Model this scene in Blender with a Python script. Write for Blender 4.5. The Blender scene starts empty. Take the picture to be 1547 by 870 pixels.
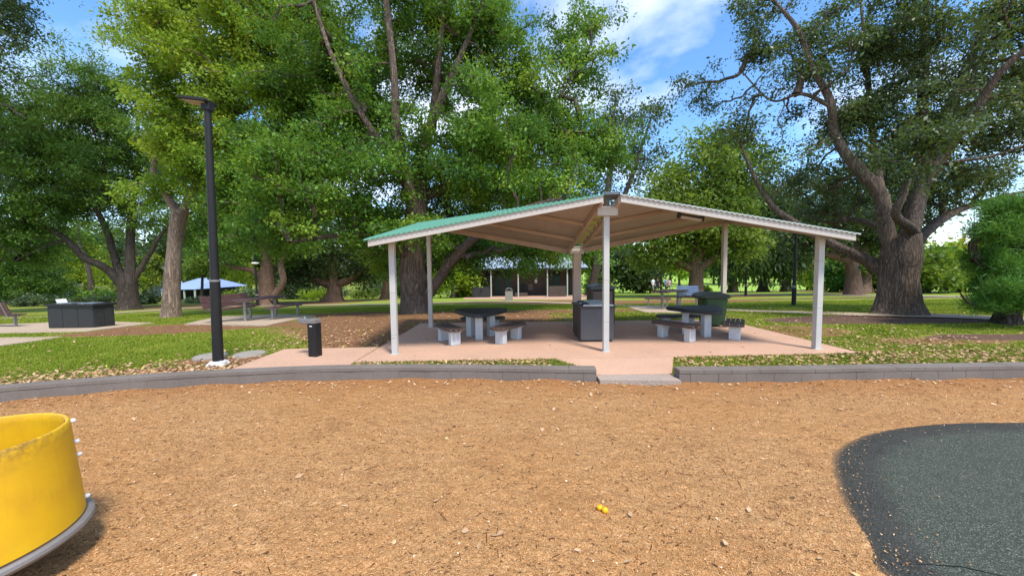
import bpy, bmesh, math, random
import numpy as np
from mathutils import Vector, Matrix, Euler

rng = np.random.default_rng(7)
random.seed(7)
R = math.radians
scene = bpy.context.scene
col = scene.collection

# ------------------------------------------------------------------ camera
CAM = Vector((0.0, 0.0, 1.70))
F = 550.0
PITCH, ROLL = 3.4, -0.7
cam_d = bpy.data.cameras.new("camera")
cam = bpy.data.objects.new("camera", cam_d)
col.objects.link(cam)
cam_d.sensor_width = 36.0
cam_d.lens = 36.0 * F / 1547.0
cam_d.clip_start, cam_d.clip_end = 0.05, 3000
cam.location = CAM
ROT = (Matrix.Rotation(R(90 - PITCH), 3, 'X') @ Matrix.Rotation(R(ROLL), 3, 'Z'))
cam.rotation_euler = ROT.to_euler()
scene.camera = cam


def ray(px, py):
    d = ROT @ Vector(((px - 773.5) / F, -(py - 435.0) / F, -1.0))
    return d


def sp(t, s=0.6):
    t = np.asarray(t, float)
    return s * np.logaddexp(0.0, t / s)


def gz(x, y):
    """height of the lawn / park ground"""
    return (0.11 - 0.055 * (sp(y - 10.9) - sp(y - 125.0, 8.0))
            - 0.03 * (sp(np.asarray(-x - 6.5)) - sp(np.asarray(-x - 15.0), 2.0)) * np.clip((np.asarray(y) - 5.0) / 4.0, 0, 1))


def G(px, py, dz=0.0):
    """point of the park ground seen at a place in the photograph"""
    d = ray(px, py)
    lo, hi = 1.0, 1.0
    f = lambda t: (CAM.z + d.z * t) - (float(gz(d.x * t, d.y * t)) + dz)
    t = 1.0
    while f(t) > 0 and t < 600:
        lo = t
        t *= 1.08
    hi = t
    for _ in range(40):
        m = (lo + hi) / 2
        if f(m) > 0: lo = m
        else: hi = m
    p = CAM + d * hi
    return Vector((p.x, p.y, float(gz(p.x, p.y)) + dz))


def Z0(px, py, z=0.0):
    d = ray(px, py)
    t = (z - CAM.z) / d.z
    return CAM + d * t


def at(px, py, Y):
    d = ray(px, py)
    return CAM + d * (Y / d.y)


# ------------------------------------------------------------------ materials
class NT:
    def __init__(self, name):
        self.m = bpy.data.materials.new(name)
        self.m.use_nodes = True
        self.t = self.m.node_tree
        self.t.nodes.clear()
        self.out = self.t.nodes.new('ShaderNodeOutputMaterial')

    def n(self, typ, ins=None, **kw):
        nd = self.t.nodes.new('ShaderNode' + typ)
        for k, v in kw.items():
            setattr(nd, k, v)
        for k, v in (ins or {}).items():
            sock = nd.inputs[k]
            if isinstance(v, bpy.types.NodeSocket):
                self.t.links.new(v, sock)
            else:
                if hasattr(sock, 'default_value'):
                    try:
                        sock.default_value = v
                    except Exception:
                        sock.default_value = (*v, 1.0)
        return nd

    def ramp(self, fac, stops, interp='LINEAR'):
        nd = self.t.nodes.new('ShaderNodeValToRGB')
        nd.color_ramp.interpolation = interp
        el = nd.color_ramp.elements
        while len(el) > 1: el.remove(el[-1])
        for i, (p, c) in enumerate(stops):
            e = el[0] if i == 0 else el.new(p)
            e.position = p
            e.color = (c, c, c, 1) if isinstance(c, (int, float)) else (*c, 1)
        self.t.links.new(fac, nd.inputs['Fac'])
        return nd.outputs['Color']

    def mix(self, fac, a, b, blend='MIX'):
        nd = self.t.nodes.new('ShaderNodeMix')
        nd.data_type = 'RGBA'
        nd.blend_type = blend
        for s, v in ((nd.inputs[0], fac), (nd.inputs[6], a), (nd.inputs[7], b)):
            if isinstance(v, bpy.types.NodeSocket): self.t.links.new(v, s)
            elif isinstance(v, (int, float)): s.default_value = v if s.type == 'VALUE' else (v, v, v, 1)
            else: s.default_value = (*v, 1)
        return nd.outputs[2]

    def math(self, op, a, b=0.0):
        nd = self.t.nodes.new('ShaderNodeMath')
        nd.operation = op
        for i, v in enumerate((a, b)):
            if isinstance(v, bpy.types.NodeSocket): self.t.links.new(v, nd.inputs[i])
            else: nd.inputs[i].default_value = v
        return nd.outputs[0]

    def coord(self, kind='Object', scale=(1, 1, 1), rot=(0, 0, 0)):
        tc = self.n('TexCoord')
        mp = self.n('Mapping', {'Vector': tc.outputs[kind], 'Scale': scale, 'Rotation': rot})
        return mp.outputs[0]

    def noise(self, vec, scale, detail=4, rough=0.55):
        return self.n('TexNoise', {'Vector': vec, 'Scale': scale, 'Detail': detail, 'Roughness': rough}).outputs['Fac']

    def voro(self, vec, scale, feature='F1', out='Distance', rnd=1.0):
        return self.n('TexVoronoi', {'Vector': vec, 'Scale': scale, 'Randomness': rnd}, feature=feature).outputs[out]

    def bump(self, h, strength=0.3, dist=0.01, normal=None):
        d = {'Height': h, 'Strength': strength, 'Distance': dist}
        if normal is not None: d['Normal'] = normal
        return self.n('Bump', d).outputs[0]

    def done(self, color, rough=0.6, normal=None, metal=0.0, spec=0.3, **extra):
        d = {'Base Color': color, 'Roughness': rough, 'Metallic': metal, 'Specular IOR Level': spec}
        if normal is not None: d['Normal'] = normal
        d.update(extra)
        p = self.n('BsdfPrincipled', d)
        self.t.links.new(p.outputs[0], self.out.inputs[0])
        return self.m


def painted(name, c, rough=0.5, dirt=0.25, metal=0.0, spec=0.35, dirtc=None, scale=6.0):
    n = NT(name)
    v = n.coord()
    a = n.noise(v, scale, 6, 0.65)
    b = n.noise(v, scale * 9, 3)
    dc = dirtc or tuple(x * 0.45 for x in c)
    f = n.math('MULTIPLY', n.ramp(a, [(0.42, 0.0), (0.72, 1.0)]), dirt)
    cc = n.mix(f, c, dc)
    cc = n.mix(n.math('MULTIPLY', b, dirt * 0.5), cc, tuple(x * 0.75 for x in c))
    rr = n.math('ADD', n.math('MULTIPLY', a, 0.3), rough - 0.15)
    return n.done(cc, rr, n.bump(b, 0.08, 0.004), metal, spec)


def mat_mulch():
    n = NT('mulch')
    tc = n.n('TexCoord').outputs['Object']
    warp = n.n('TexNoise', {'Vector': tc, 'Scale': 9.0, 'Detail': 2.0}).outputs['Color']
    vv = n.n('VectorMath', {0: warp, 1: (0.5, 0.5, 0.5)}, operation='SUBTRACT').outputs[0]
    vs = n.n('VectorMath', {0: vv}, operation='SCALE'); vs.inputs['Scale'].default_value = 0.16
    wv = n.n('VectorMath', {0: tc, 1: vs.outputs[0]}, operation='ADD').outputs[0]
    m1 = n.n('Mapping', {'Vector': wv, 'Scale': (70, 190, 70), 'Rotation': (0, 0, 0.5)}).outputs[0]
    m2 = n.n('Mapping', {'Vector': wv, 'Scale': (210, 95, 95), 'Rotation': (0, 0, -0.3)}).outputs[0]
    v1 = n.n('TexVoronoi', {'Vector': m1, 'Scale': 1.0})
    v2 = n.n('TexVoronoi', {'Vector': m2, 'Scale': 1.0})
    v3 = n.n('TexVoronoi', {'Vector': tc, 'Scale': 260.0})
    r1 = n.n('SeparateColor', {'Color': v1.outputs['Color']}).outputs[0]
    r2 = n.n('SeparateColor', {'Color': v2.outputs['Color']}).outputs[1]
    r3 = n.n('SeparateColor', {'Color': v3.outputs['Color']}).outputs[2]
    tone = n.math('ADD', n.math('MULTIPLY', r1, 0.4), n.math('ADD', n.math('MULTIPLY', r2, 0.3), n.math('MULTIPLY', r3, 0.3)))
    c = n.ramp(tone, [(0.08, (0.16, 0.062, 0.022)), (0.28, (0.42, 0.19, 0.070)), (0.5, (0.59, 0.30, 0.125)),
                      (0.72, (0.69, 0.40, 0.19)), (0.95, (0.80, 0.55, 0.33))])
    big = n.noise(tc, 0.55, 5, 0.6)
    c = n.mix(n.ramp(big, [(0.4, 0.0), (0.68, 0.5)]), c, (0.58, 0.255, 0.08))
    mid = n.noise(tc, 2.2, 4, 0.6)
    c = n.mix(n.ramp(mid, [(0.5, 0.0), (0.75, 0.42)]), c, (0.27, 0.13, 0.06))
    spk = n.noise(tc, 48.0, 3, 0.8)
    clus = n.noise(tc, 1.4, 4, 0.7)
    f2 = n.math('MULTIPLY', n.ramp(spk, [(0.6, 0.0), (0.68, 0.75)]), n.ramp(clus, [(0.42, 0.1), (0.62, 1.0)]))
    c = n.mix(f2, c, (0.10, 0.05, 0.03))
    red = n.n('Attribute', attribute_name='edge').outputs['Fac']
    c = n.mix(n.math('MULTIPLY', red, 0.6), c, (0.40, 0.15, 0.05))
    h = n.math('ADD', n.math('MULTIPLY', v1.outputs['Distance'], 0.6), n.math('ADD', n.math('MULTIPLY', r1, 0.7), n.math('MULTIPLY', r3, 0.5)))
    c = n.mix(1.0, c, (1.0, 1.02, 0.97), 'MULTIPLY')
    nb = n.bump(n.math('ADD', mid, n.math('MULTIPLY', n.noise(tc, 7.0, 4, 0.6), 0.4)), 0.55, 0.06)
    return n.done(c, 0.9, n.bump(h, 0.9, 0.012, nb), spec=0.1)


def mat_ground():
    n = NT('park ground')
    tc = n.n('TexCoord').outputs['Object']
    dirt = n.n('Attribute', attribute_name='dirt').outputs['Fac']
    field = n.n('Attribute', attribute_name='field').outputs['Fac']
    mulch = n.n('Attribute', attribute_name='mulch').outputs['Fac']
    n1 = n.noise(tc, 1.3, 6, 0.65)
    n2 = n.noise(tc, 7.0, 5, 0.7)
    n3 = n.noise(tc, 55.0, 3, 0.7)
    g = n.ramp(n1, [(0.3, (0.15, 0.20, 0.018)), (0.5, (0.24, 0.275, 0.030)), (0.7, (0.35, 0.315, 0.07))])
    g = n.mix(n.ramp(n3, [(0.35, 0.0), (0.7, 0.6)]), g, (0.085, 0.135, 0.018))
    g = n.mix(n.ramp(n2, [(0.5, 0.0), (0.72, 0.65)]), g, (0.34, 0.285, 0.085))
    gf = n.ramp(n1, [(0.3, (0.24, 0.37, 0.045)), (0.7, (0.31, 0.43, 0.07))])
    g = n.mix(field, g, gf)
    d = n.ramp(n2, [(0.25, (0.15, 0.068, 0.034)), (0.5, (0.25, 0.125, 0.062)), (0.75, (0.34, 0.18, 0.09))])
    d = n.mix(n.ramp(n3, [(0.45, 0.0), (0.7, 0.55)]), d, (0.13, 0.065, 0.035))
    m = n.ramp(n3, [(0.3, (0.05, 0.026, 0.018)), (0.5, (0.13, 0.075, 0.052)), (0.7, (0.26, 0.17, 0.12))])
    mask = n.math('ADD', dirt, n.math('MULTIPLY', n.math('SUBTRACT', n2, 0.5), 0.9))
    mask = n.math('ADD', mask, n.math('MULTIPLY', n.math('SUBTRACT', n3, 0.5), 0.5))
    c = n.mix(n.ramp(mask, [(0.28, 0.0), (0.72, 1.0)]), g, d)
    mm = n.math('ADD', mulch, n.math('MULTIPLY', n.math('SUBTRACT', n2, 0.5), 0.6))
    c = n.mix(n.ramp(mm, [(0.42, 0.0), (0.56, 1.0)]), c, m)
    h = n.math('ADD', n3, n.math('MULTIPLY', n2, 0.5))
    return n.done(c, 0.95, n.bump(h, 0.7, 0.03), spec=0.1)


def mat_concrete(name, c, c2, agg=170.0):
    n = NT(name)
    tc = n.n('TexCoord').outputs['Object']
    a = n.noise(tc, 1.1, 6, 0.6)
    b = n.noise(tc, 14, 5, 0.7)
    v = n.n('TexVoronoi', {'Vector': tc, 'Scale': agg})
    r = n.n('SeparateColor', {'Color': v.outputs['Color']}).outputs[0]
    cc = n.mix(n.ramp(a, [(0.35, 0.0), (0.7, 1.0)]), c, c2)
    cc = n.mix(n.ramp(b, [(0.5, 0.0), (0.8, 0.4)]), cc, tuple(x * 0.6 for x in c))
    cc = n.mix(n.math('MULTIPLY', r, 0.45), cc, tuple(min(1, x * 1.5) for x in c), 'MIX')
    cc = n.mix(n.ramp(r, [(0.0, 0.5), (0.25, 0.0)]), cc, tuple(x * 0.45 for x in c))
    return n.done(cc, 0.85, n.bump(n.math('ADD', b, n.math('MULTIPLY', r, 0.3)), 0.25, 0.006), spec=0.2)


def mat_rubber():
    n = NT('rubber crumb')
    tc = n.n('TexCoord').outputs['Object']
    edge = n.n('Attribute', attribute_name='edge').outputs['Fac']     # metres in from the rim
    v = n.n('TexVoronoi', {'Vector': tc, 'Scale': 230.0})
    r = n.n('SeparateColor', {'Color': v.outputs['Color']}).outputs[0]
    nz = n.noise(tc, 3.0, 5, 0.65)
    inner = n.ramp(r, [(0.0, (0.026, 0.032, 0.023)), (0.5, (0.062, 0.072, 0.053)), (0.9, (0.10, 0.112, 0.085)), (0.97, (0.28, 0.28, 0.23))])
    outer = n.ramp(r, [(0.0, (0.022, 0.021, 0.018)), (0.6, (0.058, 0.057, 0.049)), (0.95, (0.088, 0.087, 0.074)), (0.99, (0.16, 0.16, 0.14))])
    e2 = n.math('ADD', edge, n.math('MULTIPLY', n.math('SUBTRACT', nz, 0.5), 0.12))
    c = n.mix(n.ramp(e2, [(0.24, 0.0), (0.34, 1.0)]), outer, inner)
    c = n.mix(n.ramp(nz, [(0.4, 0.0), (0.75, 0.3)]), c, (0.10, 0.095, 0.075))
    grain = n.noise(tc, 210.0, 2)
    dust = n.math('SUBTRACT', n.math('ADD', grain, 0.05), n.math('MULTIPLY', edge, 4.5))
    c = n.mix(n.ramp(dust, [(0.36, 0.0), (0.5, 0.9)]), c, (0.45, 0.25, 0.11))
    return n.done(c, 0.8, n.bump(n.math('ADD', r, v.outputs['Distance']), 0.6, 0.006), spec=0.1)


def mat_bark(name, c1, c2, vs=2.2):
    n = NT(name)
    v0 = n.coord('Object', (vs * 3, vs * 3, vs * 0.32))
    wr = n.n('TexNoise', {'Vector': n.coord('Object', (3, 3, 1.5)), 'Scale': 1.0, 'Detail': 3.0}).outputs['Color']
    v = n.n('VectorMath', {0: v0, 1: wr}, operation='ADD').outputs[0]
    a = n.noise(v, 2.2, 7, 0.72)
    w = n.math('ABSOLUTE', n.math('SUBTRACT', n.noise(v, 2.9, 4, 0.6), 0.5))
    big = n.noise(n.coord(), 0.9, 4)
    c = n.mix(n.ramp(a, [(0.3, 0.0), (0.7, 1.0)]), c1, c2)
    c = n.mix(n.ramp(w, [(0.0, 0.8), (0.055, 0.0)]), c, tuple(x * 0.3 for x in c1))
    c = n.mix(n.ramp(big, [(0.45, 0.0), (0.7, 0.4)]), c, tuple(x * 1.15 for x in c2))
    h = n.math('ADD', n.math('MULTIPLY', n.math('MINIMUM', w, 0.09), 3.0), n.math('MULTIPLY', a, 0.4))
    return n.done(c, 0.95, n.bump(h, 1.0, 0.09), spec=0.1)


def mat_leaf(name, stops, trans=0.4, rough=0.5, spec=0.3):
    n = NT(name)
    lv = n.n('Attribute', attribute_name='lv').outputs['Fac']
    c = n.ramp(lv, stops)
    p = n.n('BsdfPrincipled', {'Base Color': c, 'Roughness': rough, 'Specular IOR Level': spec})
    tr = n.n('BsdfTranslucent', {'Color': n.mix(0.35, c, (0.25, 0.32, 0.02), 'MIX')})
    mx = n.n('MixShader', {0: trans, 1: p.outputs[0], 2: tr.outputs[0]})
    n.t.links.new(mx.outputs[0], n.out.inputs[0])
    return n.m


def mat_chips(name, stops, rough=0.85, spec=0.15):
    n = NT(name)
    lv = n.n('Attribute', attribute_name='lv').outputs['Fac']
    return n.done(n.ramp(lv, stops), rough, spec=spec)


def mat_timber(name, c1, c2, rough=0.6):
    n = NT(name)
    v = n.coord('Object', (2, 2, 2))
    a = n.noise(n.coord('Object', (3, 40, 40)), 1.5, 5, 0.6)
    b = n.noise(v, 4, 5, 0.6)
    c = n.mix(n.ramp(a, [(0.3, 0.0), (0.7, 1.0)]), c1, c2)
    c = n.mix(n.ramp(b, [(0.5, 0.0), (0.75, 0.5)]), c, tuple(x * 0.5 for x in c1))
    return n.done(c, rough, n.bump(a, 0.3, 0.004), spec=0.3)


M = {}
M['mulch'] = mat_mulch()
M['ground'] = mat_ground()
M['slab'] = mat_concrete('pink aggregate concrete', (0.51, 0.315, 0.212), (0.41, 0.255, 0.175))
M['pad'] = mat_concrete('tan concrete', (0.42, 0.32, 0.22), (0.36, 0.27, 0.19), 120)
M['threshold'] = mat_concrete('grey concrete', (0.36, 0.28, 0.22), (0.26, 0.22, 0.19), 90)
M['rubber'] = mat_rubber()
M['edging'] = mat_concrete('charcoal block', (0.15, 0.123, 0.102), (0.215, 0.185, 0.16), 260)
M['post'] = painted('white painted steel', (0.50, 0.48, 0.44), 0.5, 0.3, dirtc=(0.36, 0.33, 0.28), scale=4)
M['beam'] = painted('cream painted steel', (0.50, 0.445, 0.385), 0.55, 0.25, dirtc=(0.36, 0.29, 0.22), scale=3)
M['purlin'] = painted('tan painted steel', (0.47, 0.36, 0.29), 0.55, 0.25, scale=3)
M['crack'] = painted('dark joint', (0.05, 0.045, 0.04), 0.8, 0.2)
M['drum'] = None
M['deck'] = painted('galvanised rim', (0.27, 0.25, 0.235), 0.55, 0.4, metal=0.35, scale=9)
M['white_cap'] = painted('white plastic cap', (0.8, 0.79, 0.76), 0.35, 0.12, scale=30)
M['black_metal'] = painted('black powder coat', (0.014, 0.014, 0.014), 0.55, 0.2, spec=0.28, dirtc=(0.04, 0.038, 0.035), scale=8)
M['dark_panel'] = painted('charcoal panel', (0.026, 0.026, 0.026), 0.55, 0.35, spec=0.28, dirtc=(0.06, 0.058, 0.054), scale=5)
M['bbq_front'] = painted('grey steel panel', (0.085, 0.083, 0.088), 0.5, 0.3, spec=0.4, scale=7)
M['bbq_side'] = painted('brown steel panel', (0.055, 0.045, 0.042), 0.5, 0.3, spec=0.4, scale=7)
M['steel'] = painted('stainless steel', (0.55, 0.56, 0.58), 0.32, 0.25, metal=0.9, scale=12)
M['plinth'] = painted('rough grey concrete', (0.44, 0.44, 0.44), 0.85, 0.3, scale=7)
M['leg_conc'] = painted('white concrete', (0.52, 0.53, 0.53), 0.8, 0.3, scale=10, dirtc=(0.3, 0.29, 0.27))
M['slat'] = mat_timber('weathered dark slat', (0.050, 0.043, 0.040), (0.10, 0.085, 0.078), 0.6)
M['slat_brown'] = mat_timber('oiled hardwood', (0.075, 0.046, 0.036), (0.135, 0.088, 0.07), 0.6)
M['tabletop'] = painted('dark table top', (0.022, 0.024, 0.028), 0.5, 0.4, spec=0.4, dirtc=(0.06, 0.055, 0.055), scale=9)
M['plum'] = mat_timber('plum slats', (0.085, 0.04, 0.042), (0.13, 0.068, 0.065), 0.5)
M['sheen_slat'] = painted('slats with painted sheen', (0.30, 0.36, 0.48), 0.4, 0.1, spec=0.5)  # blue-grey reflection on the backrest painted as slat colour
M['bin_green'] = painted('green bin plastic', (0.030, 0.070, 0.026), 0.5, 0.3, scale=10)
M['bin_lid'] = painted('dark lid plastic', (0.012, 0.022, 0.016), 0.42, 0.3, spec=0.5)
M['lid_grey'] = painted('slate lid', (0.07, 0.085, 0.095), 0.4, 0.2)
M['stone_brown'] = mat_concrete('brown stone', (0.16, 0.12, 0.10), (0.22, 0.17, 0.14), 40)
M['wall_dark'] = painted('umber rendered wall', (0.085, 0.062, 0.052), 0.85, 0.3, scale=3)
M['wall_char'] = painted('charcoal block wall', (0.035, 0.034, 0.036), 0.85, 0.3, scale=3)
M['door_green'] = painted('dark green door', (0.018, 0.05, 0.042), 0.5, 0.2)
M['void'] = painted('louvre and shade black', (0.008, 0.009, 0.010), 0.7, 0.2)
M['roof_sky_tint'] = painted('sky-tinted roof sheet', (0.50, 0.60, 0.70), 0.35, 0.1, metal=0.3)  # pale blue sky reflection is baked into the base colour
M['awning'] = painted('pale blue sheet roof', (0.28, 0.37, 0.60), 0.5, 0.1)
M['paper'] = painted('white notice', (0.7, 0.7, 0.68), 0.7, 0.1)
M['cream_post'] = painted('pale post', (0.42, 0.44, 0.38), 0.6, 0.2)
M['bin_steel'] = painted('brushed bin', (0.36, 0.33, 0.29), 0.45, 0.3, metal=0.3, scale=8)
M['cover'] = painted('concrete pit lid', (0.33, 0.29, 0.245), 0.9, 0.35, scale=12)
M['footing'] = painted('pale footing', (0.58, 0.57, 0.54), 0.85, 0.35, scale=12)
M['lamp_glass'] = painted('lamp glass', (0.45, 0.36, 0.28), 0.3, 0.2)
M['house_wall'] = painted('white weatherboard', (0.6, 0.62, 0.64), 0.7, 0.15)
M['house_roof'] = painted('grey house roof', (0.30, 0.32, 0.36), 0.6, 0.15)


def mat_drum():
    n = NT('yellow moulded plastic')
    tc = n.n('TexCoord').outputs['Object']
    a = n.noise(tc, 5.5, 6, 0.6)
    b = n.noise(tc, 26, 5, 0.7)
    streak = n.noise(n.coord('Object', (14, 14, 1.6)), 2.0, 5, 0.65)
    c = n.mix(n.ramp(a, [(0.35, 0.0), (0.7, 1.0)]), (0.74, 0.43, 0.008), (0.66, 0.345, 0.010))
    c = n.mix(n.ramp(streak, [(0.55, 0.0), (0.8, 0.35)]), c, (0.40, 0.22, 0.02))
    rim = n.n('Attribute', attribute_name='grime').outputs['Fac']
    f = n.math('MULTIPLY', rim, n.ramp(b, [(0.38, 0.0), (0.62, 1.0)]))
    c = n.mix(f, c, (0.17, 0.10, 0.025))
    return n.done(c, n.math('ADD', 0.36, n.math('MULTIPLY', b, 0.25)), n.bump(b, 0.06, 0.004), spec=0.45)


M['drum'] = mat_drum()


def mat_fruit():
    n = NT('yellow fruit skin')
    tc = n.n('TexCoord').outputs['Object']
    b = n.noise(tc, 60, 4, 0.7)
    c = n.mix(n.ramp(b, [(0.35, 0.0), (0.75, 1.0)]), (0.86, 0.46, 0.010), (0.76, 0.32, 0.008))
    return n.done(c, 0.4, n.bump(b, 0.3, 0.002), spec=0.4)


M['fruit'] = mat_fruit()


def mat_roof():
    n = NT('green corrugated steel')
    tc = n.n('TexCoord').outputs['Object']
    geo = n.n('NewGeometry')
    a = n.noise(tc, 2.0, 5, 0.6)
    b = n.noise(n.coord('Object', (20, 1.5, 1.5)), 2, 4)
    top = n.mix(n.ramp(a, [(0.4, 0.0), (0.7, 0.6)]), (0.10, 0.29, 0.20), (0.155, 0.34, 0.25))
    top = n.mix(n.ramp(b, [(0.5, 0.0), (0.8, 0.35)]), top, (0.24, 0.38, 0.31))
    under = n.mix(n.ramp(a, [(0.35, 0.0), (0.7, 1.0)]), (0.45, 0.385, 0.335), (0.39, 0.33, 0.285))
    side = n.n('SeparateXYZ', {0: n.n('NewGeometry').outputs['True Normal']}).outputs[2]
    return n, top, under


def simple_two():
    n, top, under = mat_roof()
    t = n.done(top, 0.4, spec=0.4)
    n2, top2, under2 = mat_roof()
    n2.m.name = 'roof lining'
    u = n2.done(under2, 0.65, spec=0.25)
    return t, u


M['roof_top'], M['roof_under'] = simple_two()


def mat_poly():
    n = NT('leaf-light tinted skylight sheet')
    tc = n.n('TexCoord').outputs['Object']
    b = n.noise(tc, 9, 4)
    c = n.mix(b, (0.36, 0.33, 0.12), (0.46, 0.42, 0.2))  # yellow of leaf light coming through is mixed into the sheet colour
    p = n.n('BsdfPrincipled', {'Base Color': c, 'Roughness': 0.4})
    tr = n.n('BsdfTranslucent', {'Color': c})
    mx = n.n('MixShader', {0: 0.6, 1: p.outputs[0], 2: tr.outputs[0]})
    n.t.links.new(mx.outputs[0], n.out.inputs[0])
    return n.m


M['poly'] = mat_poly()

M['bark_grey'] = mat_bark('grey brown bark', (0.13, 0.098, 0.074), (0.24, 0.18, 0.14))
M['bark_red'] = mat_bark('warm brown bark', (0.17, 0.105, 0.07), (0.31, 0.20, 0.14))
M['bark_pale'] = mat_bark('pale furrowed bark', (0.27, 0.18, 0.125), (0.48, 0.35, 0.265), 3.0)
M['bark_dark'] = mat_bark('dark bark', (0.07, 0.055, 0.044), (0.14, 0.11, 0.088))

LEAF = {
    'camphor': mat_leaf('camphor leaves', [(0.0, (0.030, 0.085, 0.016)), (0.4, (0.075, 0.185, 0.022)), (0.75, (0.16, 0.31, 0.032)), (1.0, (0.34, 0.46, 0.045))], 0.45),
    'yellow': mat_leaf('yellow green leaves', [(0.0, (0.07, 0.155, 0.016)), (0.4, (0.17, 0.29, 0.020)), (0.8, (0.30, 0.41, 0.03)), (1.0, (0.44, 0.49, 0.04))], 0.48),
    'dark': mat_leaf('dark grey green leaves', [(0.0, (0.020, 0.042, 0.015)), (0.5, (0.046, 0.085, 0.026)), (0.85, (0.095, 0.15, 0.042)), (1.0, (0.19, 0.24, 0.075))], 0.33, 0.42, 0.45),
    'feather': mat_leaf('fine green leaves', [(0.0, (0.036, 0.085, 0.016)), (0.5, (0.085, 0.18, 0.026)), (0.85, (0.15, 0.27, 0.036)), (1.0, (0.28, 0.37, 0.05))], 0.45),
    'conifer': mat_leaf('soft conifer needles', [(0.0, (0.03, 0.10, 0.018)), (0.5, (0.075, 0.21, 0.03)), (0.85, (0.14, 0.33, 0.045)), (1.0, (0.22, 0.42, 0.07))], 0.4),
    'cypress': mat_leaf('weeping conifer sprays', [(0.0, (0.022, 0.052, 0.016)), (0.5, (0.055, 0.115, 0.024)), (1.0, (0.13, 0.20, 0.04))], 0.35),
    'bright': mat_leaf('bright lime leaves', [(0.0, (0.15, 0.27, 0.018)), (0.5, (0.30, 0.44, 0.028)), (1.0, (0.50, 0.56, 0.05))], 0.5),
    'gold': mat_leaf('gold autumn leaves', [(0.0, (0.25, 0.25, 0.02)), (0.5, (0.48, 0.42, 0.035)), (1.0, (0.65, 0.46, 0.07))], 0.5),
    'olive': mat_leaf('olive leaves', [(0.0, (0.06, 0.12, 0.016)), (0.5, (0.14, 0.23, 0.026)), (1.0, (0.29, 0.35, 0.045))], 0.45),
    'silver': mat_leaf('silver green leaves', [(0.0, (0.07, 0.12, 0.055)), (0.5, (0.14, 0.21, 0.09)), (1.0, (0.29, 0.36, 0.17))], 0.35),
}


# ------------------------------------------------------------------ mesh helpers
def fast_mesh(name, V, loops, sizes, mat, attr=None, smooth=False):
    me = bpy.data.meshes.new(name)
    V = np.asarray(V, np.float32)
    loops = np.asarray(loops, np.int32).ravel()
    sizes = np.asarray(sizes, np.int32)
    me.vertices.add(len(V))
    me.vertices.foreach_set('co', V.ravel())
    me.loops.add(len(loops))
    me.loops.foreach_set('vertex_index', loops)
    me.polygons.add(len(sizes))
    starts = np.concatenate(([0], np.cumsum(sizes)[:-1])).astype(np.int32)
    me.polygons.foreach_set('loop_start', starts)
    if smooth:
        me.polygons.foreach_set('use_smooth', np.ones(len(sizes), bool))
    me.update(calc_edges=True)
    if attr is not None:
        for k, (dom, arr) in attr.items():
            a = me.attributes.new(k, 'FLOAT', dom)
            a.data.foreach_set('value', np.asarray(arr, np.float32))
    me.materials.append(mat)
    return me


def link(name, me, parent=None, loc=None):
    o = bpy.data.objects.new(name, me)
    col.objects.link(o)
    if parent is not None: o.parent = parent
    if loc is not None: o.location = loc
    return o


def tag(o, label=None, cat=None, group=None, kind=None):
    if label: o['label'] = label
    if cat: o['category'] = cat
    if group: o['group'] = group
    if kind: o['kind'] = kind
    return o


def thing(name, label, cat, loc=(0, 0, 0), rz=0.0, group=None):
    o = bpy.data.objects.new(name, None)
    col.objects.link(o)
    o.empty_display_size = 0.2
    o.location = loc
    o.rotation_euler = (0, 0, rz)
    return tag(o, label, cat, group)


def copy_tree(o, parent=None):
    c = o.copy()
    col.objects.link(c)
    if parent is not None: c.parent = parent
    for ch in list(o.children): copy_tree(ch, c)
    return c


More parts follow.
